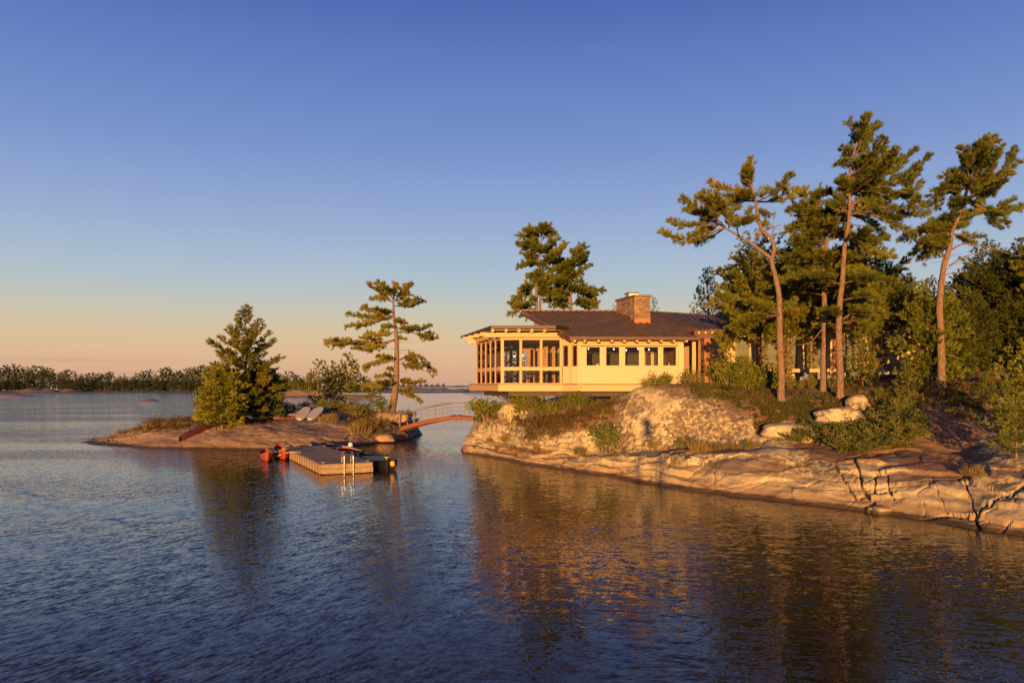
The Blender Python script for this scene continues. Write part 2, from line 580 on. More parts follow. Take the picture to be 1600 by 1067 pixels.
def emit_mat(name, col, s):
    m, nt, b, _ = new_mat(name)
    b.inputs["Base Color"].default_value = (*col, 1)
    b.inputs["Emission Color"].default_value = (*col, 1)
    b.inputs["Emission Strength"].default_value = s
    return m


M['lamp'] = emit_mat("lit_bulb", (1.0, 0.82, 0.55), 2.2)


def water_mat():
    m, nt, b, _ = new_mat("lake_water")
    geo = N(nt, "ShaderNodeNewGeometry")
    pos = geo.outputs["Position"]
    b.inputs["Base Color"].default_value = (0.045, 0.034, 0.016, 1)
    b.inputs["IOR"].default_value = 1.333
    b.inputs["Roughness"].default_value = 0.04
    # wavelets as a slope field. In the open bay the crests run away from the viewer to the right;
    # in the lee of the mainland they turn parallel to its shore. Lee faces are steeper than windward ones.
    gust = noise_node(nt, 0.05, 3, 0.55, vec=pos, mscale=(0.5, 1.6, 1))
    g = maprange(nt, gust.outputs[0], 0.36, 0.62, 0.5, 1.25)

    def cen(n, k):
        q = math_n(nt, 'MULTIPLY_ADD', n.outputs[0], k)
        q.node.inputs[2].default_value = -0.5 * k
        return q

    def sea(deg, k, off):
        fields = []
        for sc_, dd, am, st in ((2.2, 0, .20, .30), (5.5, -9, .40, .34), (12.0, 10, .46, .40), (26.0, -3, .34, .45)):
            mpw = N(nt, "ShaderNodeMapping", vector_type='TEXTURE')
            mpw.inputs["Rotation"].default_value = (0, 0, R(deg + dd))
            mpw.inputs["Scale"].default_value = (1 / st, 1, 1)
            nt.links.new(pos, mpw.inputs[0])
            n_ = noise_node(nt, sc_, 2, 0.5, vec=mpw.outputs[0])
            fields.append(cen(n_, am * k))
        t_ = fields[0]
        for f_ in fields[1:]: t_ = math_n(nt, 'ADD', t_, f_)
        t_ = math_n(nt, 'MULTIPLY', t_, g)
        t_ = math_n(nt, 'MAXIMUM', math_n(nt, 'MULTIPLY', t_, 1.35), math_n(nt, 'MULTIPLY', t_, 0.42))
        return math_n(nt, 'MULTIPLY', t_, math.sin(R(deg))), math_n(nt, 'MULTIPLY', t_, -max(.62, math.cos(R(deg))))
    ax, ay = sea(60, 1.2, 0)
    bx, by = sea(-4, 1.0, 3)
    bx = math_n(nt, 'ADD', math_n(nt, 'MULTIPLY', ax, 0.42), math_n(nt, 'MULTIPLY', ax, -0.10))
    sx = N(nt, "ShaderNodeSeparateXYZ")
    nt.links.new(pos, sx.inputs[0])
    # lee mask: along the mainland shore
    lm = math_n(nt, 'ADD', sx.outputs[0], math_n(nt, 'MULTIPLY', sx.outputs[1], 0.05))
    lee = maprange(nt, lm, -5.0, 5.0)
    mx_ = N(nt, "ShaderNodeMix", data_type='FLOAT'); nt.links.new(lee, mx_.inputs[0]); nt.links.new(ax, mx_.inputs[2]); nt.links.new(bx, mx_.inputs[3])
    my_ = N(nt, "ShaderNodeMix", data_type='FLOAT'); nt.links.new(lee, my_.inputs[0]); nt.links.new(ay, my_.inputs[2]); nt.links.new(by, my_.inputs[3])
    cx = N(nt, "ShaderNodeCombineXYZ")
    nt.links.new(mx_.outputs[0], cx.inputs[0])
    nt.links.new(my_.outputs[0], cx.inputs[1])
    cx.inputs[2].default_value = 1.0
    nv = N(nt, "ShaderNodeVectorMath", operation='NORMALIZE')
    nt.links.new(cx.outputs[0], nv.inputs[0])
    nt.links.new(nv.outputs[0], b.inputs["Normal"])
    return m


M['water'] = water_mat()

# ---------------------------------------------------------------- water
mb = MB()
mb.poly([(-9000, -60, 0), (9000, -60, 0), (9000, 14000, 0), (-9000, 14000, 0)])
tag(mb.build("water", M['water']), "dark blue rippled lake water", kind='structure')


# ---------------------------------------------------------------- terrain lofts
def hermite(xs, ys, xq):
    """monotone-ish cubic interpolation, ys may be (n,k)"""
    xs = np.asarray(xs, float)
    ys = np.asarray(ys, float)
    if ys.ndim == 1: ys = ys[:, None]
    d = np.diff(ys, axis=0) / np.diff(xs)[:, None]
    m = np.zeros_like(ys)
    m[1:-1] = np.where(d[:-1] * d[1:] > 0, 2 * d[:-1] * d[1:] / (d[:-1] + d[1:] + 1e-12), 0)
    m[0], m[-1] = d[0], d[-1]
    i = np.clip(np.searchsorted(xs, xq) - 1, 0, len(xs) - 2)
    h = (xs[i + 1] - xs[i])
    t = ((xq - xs[i]) / h)[:, None]
    h = h[:, None]
    return ((2 * t**3 - 3 * t**2 + 1) * ys[i] + (t**3 - 2 * t**2 + t) * h * m[i]
            + (-2 * t**3 + 3 * t**2) * ys[i + 1] + (t**3 - t**2) * h * m[i + 1])


def seg_dist(px, py, pts):
    d = np.full(px.shape, 1e9)
    for (x0, y0), (x1, y1) in zip(pts[:-1], pts[1:]):
        vx, vy = x1 - x0, y1 - y0
        t = np.clip(((px - x0) * vx + (py - y0) * vy) / (vx * vx + vy * vy + 1e-9), 0, 1)
        d = np.minimum(d, np.hypot(px - x0 - t * vx, py - y0 - t * vy))
    return d


def loft(name, cols, pxs, row_counts, mat, cracks, soil_blobs, amp=1.0, block=1.0, terrace=None, lichen_blobs=()):
    """cols: {px: [(D, z), ...]} profiles of the ground along sight lines, near to far"""
    keys = sorted(cols)
    nr = len(cols[keys[0]])
    D = np.array([[c[0] for c in cols[k]] for k in keys], float)
    Z = np.array([[c[1] for c in cols[k]] for k in keys], float)
    rows = np.concatenate([np.linspace(i, i + 1, n, endpoint=False) for i, n in enumerate(row_counts)] + [[nr - 1]])
    Dc = hermite(keys, D, pxs)
    Zc = hermite(keys, Z, pxs)
    Dg = hermite(np.arange(nr), Dc.T, rows)       # rows x cols
    Zg = hermite(np.arange(nr), Zc.T, rows)
    X = (pxs[None, :] - 800) / F * Dg
    V = np.stack([X, Dg, Zg], -1)
    gx = np.gradient(V, axis=1)
    gy = np.gradient(V, axis=0)
    nrm = np.cross(gx, gy)
    nrm /= np.linalg.norm(nrm, axis=-1, keepdims=True) + 1e-9
    nrm[nrm[..., 2] < 0] *= -1
    flat = V.reshape(-1, 3)
    if terrace is not None:
        pxx = 800 + flat[:, 0] / flat[:, 1] * F
        mask = np.interp(pxx, *terrace) * np.clip((flat[:, 2] - 0.1) / .2, 0, 1) * np.clip((2.2 - flat[:, 2]) / .6, 0, 1)
        tilt = np.array([noise.noise(Vector((x * .22, y * .22, 4))) * .5 + noise.noise(Vector((x * .9, y * .9, 8))) * .12 for x, y in flat[:, :2]])
        hh = .34
        q = (flat[:, 2] + tilt) / hh
        fr_ = q - np.floor(q)
        st_ = np.clip((fr_ - .5) / .16 + .5, 0, 1)
        st_ = st_ * st_ * (3 - 2 * st_)
        flat[:, 2] += (st_ - fr_) * hh * .8 * mask
    disp = np.empty(len(flat))
    vor = np.empty(len(flat))
    fr = noise.fractal
    nz = noise.noise
    vo = noise.voronoi
    for i, (x, y, z) in enumerate(flat):
        if z < -1.0:
            disp[i] = 0; vor[i] = 1
            continue
        p = Vector((x, y, z))
        w = nz(p * 0.9)
        disp[i] = fr(p * 0.45, 1.0, 2.0, 4) * 0.18 + fr(Vector((x * 1.3, y * 1.3, z * 3.0)), 0.9, 2.1, 3) * 0.028 - abs(nz(p * 0.8)) * 0.06
        dd, pts = vo(Vector((x * 0.42 + w * 0.25, y * 0.42, z * 0.9 + w * 0.2)), distance_metric='DISTANCE')
        c = pts[0]
        hcell = math.sin(c[0] * 91.7 + c[1] * 37.3 + c[2] * 53.1)
        edge = dd[1] - dd[0]
        vor[i] = edge
        disp[i] += (0.045 * hcell - 0.06 * max(0.0, 1 - edge / 0.025)) * block
    px = 800 + flat[:, 0] / flat[:, 1] * F
    py = HZ + (H - flat[:, 2]) / flat[:, 1] * F
    crack = np.zeros(len(flat))
    for pts, w, dep in cracks:
        wob = np.sin(px * 0.31 + py * 0.17) * 0.9 + np.sin(px * 0.11 - py * 0.41) * 0.9 + np.sin(px * 1.1 + py * .7) * .55 + np.sin(px * .6 - py * 1.3) * .45
        d = seg_dist(px + wob, py + wob * 0.6, pts)
        k = np.exp(-(d / (w * .62)) ** 3)
        disp -= k * dep
        crack = np.maximum(crack, k * min(1.0, dep / 0.12))
    crack = np.maximum(crack, np.clip(1 - vor / 0.018, 0, 1) * 0.35 * block)
    soil = np.zeros(len(flat))
    for bx, by, rx, ry, val in soil_blobs:
        e = ((px - bx) / rx) ** 2 + ((py - by) / ry) ** 2
        k = np.clip(1.25 - e * 0.75, 0, 1)
        soil = np.maximum(soil, k * val) if val > 0 else np.minimum(soil, 1 - k * (-val))
    lich = np.zeros(len(flat))
    for bx, by, rx, ry, val in lichen_blobs:
        e = ((px - bx) / rx) ** 2 + ((py - by) / ry) ** 2
        lich = np.maximum(lich, np.clip(1.3 - e * .8, 0, 1) * val)
    # displacement fades under water so the shoreline stays put
    lim = np.clip((flat[:, 2] + 0.25) / 0.7, 0.15, 1)
    disp *= amp * np.where(flat[:, 2] < 0.5, lim, 1.0) * (1 - 0.4 * soil)
    flat = flat + nrm.reshape(-1, 3) * disp[:, None]
    nR, nC = len(rows), len(pxs)
    idx = np.arange(nR * nC).reshape(nR, nC)
    f = np.stack([idx[:-1, :-1], idx[:-1, 1:], idx[1:, 1:], idx[1:, :-1]], -1).reshape(-1, 4)
    me = mesh_np(name, flat, f, mat, smooth=True, extra={"soil": soil, "crack": crack, "lichen": lich})
    o = link(name, me)
    bv = BVHTree.FromPolygons([tuple(v) for v in flat.tolist()], f.tolist())
    return o, bv


def prof(wl_y, pts, tail):
    """near shore at row wl_y, then (row, D) points, then (D, z) tail"""
    d0 = H * F / (wl_y - HZ)
    out = [(d0 - 2.2, -1.3), (d0, -0.02)]
    out += [(D, H - (y - HZ) * D / F) for y, D in pts]
    return out + list(tail)


LC = {}
LC[690] = [(48, -2.0), (50, -1.6), (51, -1.6), (52, -1.6), (53, -1.6), (54, -1.6), (58, -1.6), (66, -2), (100, -3), (130, -4)]
LC[716] = [(48, -1.6), (50.2, -0.6), (51, -0.4), (52, -0.3), (53, -0.3), (54, -0.3), (58, -0.8), (66, -2), (100, -3), (130, -4)]
LC[725] = [(48.3, -1.3), (50.5, 0.0), (51, .25), (52, .38), (53, .42), (54, .4), (58, -.3), (66, -2), (100, -3), (130, -4)]
LC[735] = [(47.8, -1.3), (50.0, 0.0), (50.6, .5), (52, .85), (53, 1.0), (54.5, 1.2), (60, 1.0), (66, -1.2), (100, -3), (130, -4)]
LC[748] = [(47.0, -1.3), (49.2, 0.0), (49.9, .5), (51.2, .85), (52.2, 1.5), (54, 2.15), (60, 2.1), (68, -1.0), (100, -3), (130, -4)]
LC[765] = prof(714, [(701, 48.6), (691, 50.2), (664, 51.2), (641, 53)], [(58, 2.8), (72, -.5), (100, -3), (130, -4)])
LC[800] = prof(721, [(706, 46.3), (696, 47.6), (660, 48.8), (637, 51)], [(56, 3.0), (75, 1.0), (100, -2), (130, -4)])
LC[850] = prof(730, [(713, 43.1), (706, 44.2), (674, 45.0), (641, 47.3)], [(53, 3.1), (70, 3.0), (100, 1), (130, -4)])
LC[900] = prof(737.5, [(715, 41.2), (706, 42.6), (664, 43.4), (632, 45.4)], [(52, 3.2), (66, 4.0), (100, 3), (130, -3)])
LC[950] = prof(744, [(714, 39.5), (706, 40.9), (655, 42.0), (630, 43.8)], [(50, 3.6), (64, 4.2), (100, 3.5), (130, -3)])
LC[1000] = prof(753, [(717, 37.2), (702, 39.2), (640, 40.3), (606, 42.6)], [(48, 4.2), (62, 4.3), (100, 4), (130, -3)])
LC[1065] = prof(765, [(712, 35.2), (699, 38.2), (625, 39.6), (599, 42.3)], [(47, 4.4), (62, 4.4), (100, 4), (130, -3)])
LC[1110] = prof(769, [(711, 34.6), (700, 37.0), (632, 39.3), (605, 42.0)], [(46, 4.45), (60, 4.5), (100, 4), (130, -3)])
LC[1150] = prof(776, [(705, 33.9), (697, 36.4), (645, 38.6), (622, 40.4)], [(45, 4.4), (60, 4.6), (100, 4), (130, -3)])
LC[1185] = prof(779, [(703, 33.5), (694, 35.8), (662, 37.6), (634, 39.5)], [(44.5, 4.3), (60, 4.7), (100, 4), (130, -3)])
LC[1215] = prof(783, [(703, 33.0), (693, 35.0), (672, 36.6), (643, 38.8)], [(44, 4.3), (60, 4.7), (100, 4), (130, -3)])
LC[1260] = prof(788, [(708, 32.2), (693, 34.2), (672, 36.2), (643, 38.4)], [(43.5, 4.3), (60, 4.8), (100, 4), (130, -3)])
LC[1305] = prof(793, [(721, 30.6), (705, 32.4), (674, 35.6), (643, 38.2)], [(43.5, 4.3), (60, 5.0), (100, 4), (130, -3)])
LC[1350] = prof(799, [(717, 30.0), (704, 31.8), (674, 35.2), (640, 38.2)], [(43.5, 4.35), (60, 5.2), (100, 4), (130, -3)])
LC[1400] = prof(806, [(719, 29.3), (706, 31.2), (672, 33.8), (642, 36.2)], [(43.5, 4.35), (60, 5.3), (100, 4), (130, -3)])
LC[1450] = prof(815, [(723, 28.6), (706, 30.8), (668, 33.2), (640, 35.8)], [(43.5, 4.4), (60, 5.5), (100, 4), (130, -3)])
LC[1500] = prof(823.5, [(727, 27.8), (706, 30.4), (664, 33.0), (638, 35.8)], [(43.5, 4.6), (60, 5.8), (100, 4), (130, -3)])
LC[1550] = prof(832, [(719, 26.9), (694, 30.0), (660, 33.8), (628, 37.0)], [(43.5, 5.0), (60, 6.0), (100, 4), (130, -3)])
LC[1600] = prof(839, [(719, 26.0), (692, 29.2), (656, 33.0), (622, 36.2)], [(43.5, 5.2), (60, 6.2), (100, 4), (130, -3)])
LC[1750] = prof(866, [(727, 23.5), (695, 27.0), (656, 31), (622, 34)], [(42, 5.2), (60, 6.2), (100, 4), (130, -3)])
LC[2100] = prof(940, [(770, 18.0), (720, 21.0), (680, 25), (640, 29)], [(40, 5.2), (60, 6.2), (100, 4), (130, -3)])
LC[2800] = prof(1080, [(840, 13.5), (780, 16.0), (720, 19), (660, 24)], [(36, 5.0), (60, 6.0), (100, 4), (130, -3)])

cracks = [
    ([(1115, 712), (1117, 735), (1116, 768)], 1.6, 0.10),
    ([(1335, 716), (1343, 738), (1346, 762), (1364, 784), (1368, 800)], 3.0, 0.26),
    ([(1368, 738), (1366, 768), (1340, 777)], 2.6, 0.24),
    ([(1428, 812), (1470, 803), (1518, 800), (1532, 828)], 3.4, 0.34),
    ([(1520, 803), (1558, 777), (1605, 757)], 3.0, 0.30),
    ([(1385, 735), (1389, 763), (1397, 781)], 2.0, 0.14),
    ([(1366, 770), (1400, 768)], 2.0, 0.14),
    ([(955, 712), (1000, 702), (1050, 697)], 2.2, 0.18),
    ([(960, 737), (1010, 723), (1065, 707)], 2.2, 0.20),
    ([(1010, 752), (1040, 727), (1085, 711)], 2.0, 0.16),
    ([(1303, 722), (1318, 748), (1337, 779)], 2.2, 0.14),
    ([(1558, 836), (1580, 812)], 2.4, 0.22),
    ([(873, 736), (876, 718), (900, 711)], 2.0, 0.16),
    ([(1508, 752), (1522, 800)], 2.0, 0.16),
    ([(1063, 650), (1068, 664), (1075, 690)], 2.0, 0.12),
    ([(1122, 690), (1127, 676)], 1.8, 0.12),
    ([(1455, 742), (1478, 798)], 1.5, 0.06),
    ([(1153, 770), (1200, 748)], 1.4, 0.06),
    ([(800, 716), (806, 700), (835, 690)], 2.0, 0.14),
    ([(790, 718), (800, 721)], 2.0, 0.12),
    ([(1190, 690), (1230, 684), (1262, 672)], 2.0, 0.14),
    ([(905, 744), (960, 748)], 1.6, 0.10),
    ([(735, 690), (770, 688), (800, 694)], 2.2, 0.16),
    ([(1075, 742), (1100, 722), (1112, 714)], 1.4, 0.08),
    ([(840, 718), (900, 722), (950, 728)], 1.6, 0.14),
]
soil = [(1240, 628, 110, 30, 1.0), (1150, 603, 80, 16, 1.0), (1400, 615, 130, 26, 1.0), (1462, 690, 72, 52, 1.0),
        (1530, 655, 95, 22, 1.0), (1330, 690, 90, 34, 0.9), (1200, 655, 25, 26, .9), (880, 650, 90, 26, .9),
        (1405, 660, 60, 40, 1.0), (790, 640, 60, 20, .9), (1100, 703, 80, 8, .8), (1280, 600, 300, 14, 1.0),
        (1500, 730, 30, 24, .9), (820, 705, 60, 8, .6)]
pxs_land = np.concatenate([np.arange(690, 1100, 1.6), np.arange(1100, 1622, 1.3), np.linspace(1625, 2800, 60)])
land, land_bv = loft("mainland_terrain", LC, pxs_land, [6, 90, 34, 66, 44, 30, 16, 8, 5], M['rock'], cracks, soil,
                     terrace=([690, 740, 800, 1070, 1110, 1290, 1340, 1480, 1520, 1600], [.5, .8, 1, 1, .15, .1, .7, .5, .9, .6]),
                     lichen_blobs=[(1165, 728, 72, 15, 1.0), (1440, 748, 70, 14, .9), (1385, 722, 40, 8, .7), (1235, 690, 30, 8, .6), (1080, 612, 60, 14, .75), (1000, 640, 28, 22, .6), (1150, 652, 34, 22, .5), (1040, 660, 30, 20, .4), (1575, 735, 60, 14, .8), (960, 716, 50, 6, .4)])
tag(land, "cracked golden granite shore with bare domes and soil", kind='structure')

IC = {}


def iprof(wl_y, pts, back):
    d0 = H * F / (wl_y - HZ)
    out = [(d0 - 2.2, -1.2), (d0, -0.02)] + [(D, H - (y - HZ) * D / F) for y, D in pts]
    return out + [(back, 0.0), (back + 4, -2)]


IC[95] = [(57, -1.5), (58, -1), (59, -.9), (60, -.9), (61, -.9), (62, -.9), (64, -1.2), (68, -2)]
IC[118] = [(57, -1.3), (58.6, -.25), (59.2, -.1), (60, -.1), (61, -.1), (62, -.15), (64, -.7), (68, -2)]
IC[128] = iprof(693, [(692.5, 59.2), (690.5, 60.2), (690, 61), (691, 62)], 64)
IC[150] = iprof(696, [(692.5, 58.2), (688.5, 59.7), (686, 61), (686, 62.5)], 65)
IC[180] = iprof(698, [(692, 57.5), (686, 59), (681, 61), (678, 63)], 66)
IC[250] = iprof(701, [(690, 55.6), (680, 57.4), (670, 59.6), (662, 62)], 68)
IC[320] = iprof(702, [(689, 55.1), (678, 56.8), (667, 59), (659, 61.8)], 70)
IC[400] = iprof(703, [(688, 54.8), (675, 56.6), (661, 60), (652, 64)], 75)
IC[470] = iprof(703, [(688, 54.8), (672, 57.6), (658, 62), (643, 70)], 80)
IC[520] = iprof(701.5, [(688, 55.7), (674, 58.2), (656, 62), (638, 70)], 80)
IC[550] = iprof(698, [(690, 56.3), (680, 57.8), (660, 62), (639, 70)], 80)
IC[580] = iprof(694.5, [(688, 58.6), (675, 60.2), (660, 63), (641, 69)], 78)
IC[605] = iprof(691, [(680, 60.6), (664, 62), (651, 64.5), (642, 68)], 76)
IC[635] = iprof(687.5, [(680, 63), (670, 64.2), (659, 66), (651, 68.5)], 75)
IC[650] = iprof(683, [(678, 66.6), (673, 67.2), (668, 68.2), (664, 69.5)], 73)
IC[662] = [(64, -1), (67, -.3), (68, -.1), (69, -.1), (70, -.1), (71, -.2), (73, -.8), (76, -2)]
IC[690] = [(66, -2), (67, -1.6), (68, -1.5), (69, -1.5), (70, -1.5), (71, -1.6), (73, -2), (76, -3)]
icracks = [
    ([(530, 692), (560, 672), (575, 668)], 1.8, 0.16), ([(575, 684), (620, 672), (640, 676)], 1.6, 0.14),
    ([(505, 684), (545, 690), (556, 683)], 1.5, 0.12), ([(385, 664), (450, 667), (470, 676)], 1.2, 0.07),
    ([(500, 650), (540, 655), (556, 662)], 1.6, 0.14), ([(150, 690), (215, 684)], 1.4, 0.12), ([(400, 672), (440, 678)], 1.2, 0.05),
    ([(610, 668), (640, 668)], 1.6, 0.14)]
isoil = [(560, 655, 40, 12, .9), (340, 657, 110, 6, .8), (500, 638, 90, 8, 1.0), (590, 650, 30, 10, .9), (250, 664, 60, 6, .8)]
island, isl_bv = loft("island_terrain", IC, np.concatenate([np.arange(95, 690, 1.5)]), [5, 26, 24, 26, 26, 10, 4], M['rock_pink'], icracks, isoil, amp=0.8, block=0.6)
tag(island, "low smooth pink granite island sloping into the lake", kind='structure')

CAM = Vector((0, 0, H))


def hit(px, py, bvs=None):
    d = Vector(((px - 800) / F, 1.0, -(py - HZ) / F)).normalized()
    best = None
    for bv in (bvs or (land_bv, isl_bv)):
        r = bv.ray_cast(CAM, d, 400)
        if r[0] is not None and (best is None or r[3] < best[3]): best = r
    return best[0] if best else None


def ground(x, y, bv=None):
    best = None
    for b in ((bv,) if bv else (land_bv, isl_bv)):
        r = b.ray_cast(Vector((x, y, 40)), Vector((0, 0, -1)), 80)
        if r[0] is not None and (best is None or r[0].z > best): best = r[0].z
    return best if best is not None else 0.0


# ---------------------------------------------------------------- foliage builders
def unit(v):
    return v / (np.linalg.norm(v, axis=-1, keepdims=True) + 1e-9)


def tuft_arrays(c, d, ln, nb=9, width=0.03, spread=0.75, tint=None, g=rng):
    """needle tufts: c centres, d directions, ln lengths"""
    n = len(c)
    if n == 0:
        return np.zeros((0, 3)), np.zeros((0, 3), int), np.zeros(0)
    dd = np.repeat(unit(d), nb, axis=0)
    cc_ = np.repeat(c, nb, axis=0)
    ll = np.repeat(ln, nb) * g.uniform(0.65, 1.15, n * nb)
    bd = unit(dd + spread * unit(g.normal(size=(n * nb, 3))))
    side = unit(np.cross(bd, g.normal(size=(n * nb, 3))))
    w = width * g.uniform(0.7, 1.3, n * nb)
    base = cc_ + bd * (ll * 0.08)[:, None]
    tip = cc_ + bd * ll[:, None]
    mid = cc_ + bd * (ll * 0.55)[:, None]
    v = np.empty((n * nb, 3, 3))
    v[:, 0] = base
    v[:, 1] = mid + side * (w * 0.9)[:, None]
    v[:, 2] = tip - side * (w * 0.4)[:, None]
    f = np.arange(n * nb * 3).reshape(-1, 3)
    if tint is None: tint = g.uniform(0, 1, n)
    tt = np.repeat(tint, nb * 3)
    return v.reshape(-1, 3), f, np.clip(tt + g.normal(0, 0.05, len(tt)), 0, 1)


def cr_spline(pts, step):
    pts = [Vector(p) for p in pts]
    if len(pts) == 2:
        n = max(2, int((pts[1] - pts[0]).length / step) + 1)
        return [pts[0].lerp(pts[1], i / (n - 1)) for i in range(n)]
    out = []
    for i in range(len(pts) - 1):
        p0 = pts[max(i - 1, 0)]; p1 = pts[i]; p2 = pts[i + 1]; p3 = pts[min(i + 2, len(pts) - 1)]
        n = max(2, int((p2 - p1).length / step) + 1)
        for k in range(n):
            t = k / n
            out.append(0.5 * ((2 * p1) + (p2 - p0) * t + (2 * p0 - 5 * p1 + 4 * p2 - p3) * t * t + (3 * p1 - p0 - 3 * p2 + p3) * t ** 3))
    out.append(pts[-1])
    return out


def limb_foliage(pts, Rr, start, rs, tl=0.17, step=0.15, per=3, lift=0.3, wind=None):
    """branchlets and needle tufts along a limb (list of Vectors) -> centres, dirs, lengths, twigs"""
    cs, ds, ls, tw = [], [], [], []
    n = len(pts)
    L = [0.0]
    for a, b in zip(pts[:-1], pts[1:]): L.append(L[-1] + (b - a).length)
    tot = L[-1]
    s = start * tot
    j = 0
    while s <= tot + 1e-6:
        while j < n - 2 and L[j + 1] < s: j += 1
        t = (s - L[j]) / max(1e-6, L[j + 1] - L[j])
        p = pts[j].lerp(pts[j + 1], min(1, t))
        T = (pts[j + 1] - pts[j]).normalized()
        u = (s - start * tot) / max(1e-6, tot - start * tot)
        env = Rr * (0.55 + 0.45 * math.sin(math.pi * min(1, 0.25 + u * 0.62))) * rs.uniform(0.55, 1.1)
        for _ in range(per):
            rd = Vector((rs.gauss(0, 1), rs.gauss(0, 1.1), rs.gauss(0, 0.42)))
            rd -= T * rd.dot(T) * 0.3
            rd.normalize()
            d = (T * 0.95 + rd * 0.85 + Vector((0, 0, lift)))
            if wind is not None: d += wind
            d.normalize()
            bl = env * rs.uniform(0.5, 1.3)
            tw.append((p, p + d * bl))
            m = max(1, int(bl / 0.10))
            for k in range(m):
                q = p + d * (bl * (0.35 + 0.65 * (k + 1) / m))
                cs.append(q); ls.append(tl * rs.uniform(0.75, 1.2))
                ds.append(d + T * .35 + Vector((rs.gauss(0, .18), rs.gauss(0, .18), rs.gauss(0.22, .15))))
        s += step
    return cs, ds, ls, tw


def twig_quads(tw, w=0.012):
    a = np.array([list(t[0]) for t in tw]); b = np.array([list(t[1]) for t in tw])
    s = unit(np.cross(b - a, rng.normal(size=a.shape))) * w
    v = np.stack([a - s, a + s, b + s * .4, b - s * .4], 1).reshape(-1, 3)
    return v, np.arange(len(v)).reshape(-1, 4)


def tree_parts(root, base, trunk_pts, r0, r1, limbs, mat, bmat, rs, tl=0.17, nb=9, width=0.028, step=0.15, per=3, lift=0.3, wind=None, tint_bias=0.0, limb_r=0.35):
    """limbs: (world points, foliage radius (0 = bare), start fraction, thickness)"""
    mbt = MB()
    tp = cr_spline(trunk_pts, 0.35)
    rr = []
    for i in range(len(tp)):
        u = i / (len(tp) - 1)
        flare = 1 + 0.35 * max(0, 1 - u * 14)
        rr.append((r0 * (1 - u) ** 0.8 + r1) * flare * (1 + 0.05 * noise.noise(tp[i] * 1.7)))
    tp = [p + Vector((noise.noise(p * .9), noise.noise(p * .9 + Vector((9, 0, 0))), 0)) * 0.05 for p in tp]
    mbt.tube([p - base for p in tp], rr, 10)
    mbt.build("trunk", bmat, root, smooth=True)
    CS, DS, LS, TI, TW = [], [], [], [], []
    for (pts, Rr, st, th) in limbs:
        sp = cr_spline(pts, 0.22)
        sp = [p + Vector((noise.noise(p * 1.5), noise.noise(p * 1.5 + Vector((5, 0, 0))), noise.noise(p * 1.5 + Vector((0, 7, 0))))) * 0.06 * min(1, i / 3) for i, p in enumerate(sp)]
        m2 = MB()
        m2.tube([p - base for p in sp], [max(0.008, th * (1 - 0.85 * i / (len(sp) - 1))) for i in range(len(sp))], 5)
        m2.build("limb", bmat, root, smooth=True)
        if Rr > 0:
            c, d, l, tw = limb_foliage(sp, Rr, st, rs, tl, step, per, lift, wind)
            b0 = rs.gauss(0, 0.10)
            CS += c; DS += d; LS += l; TW += tw
            TI += [min(1, max(0, 0.42 + b0 + tint_bias + rs.gauss(0, 0.16))) for _ in c]
    c = np.array([list(x - base) for x in CS]); d = np.array([list(x) for x in DS]); l = np.array(LS)
    v, f, t = tuft_arrays(c, d, l, nb, width, 0.52, np.array(TI))
    link("crown", mesh_np("crown", v, f, mat, tint=t), root)
    v, f = twig_quads(TW)
    v = v - np.array(list(base))
    tag(link("twigs", mesh_np("twigs", v, f, bmat), root), kind='stuff')


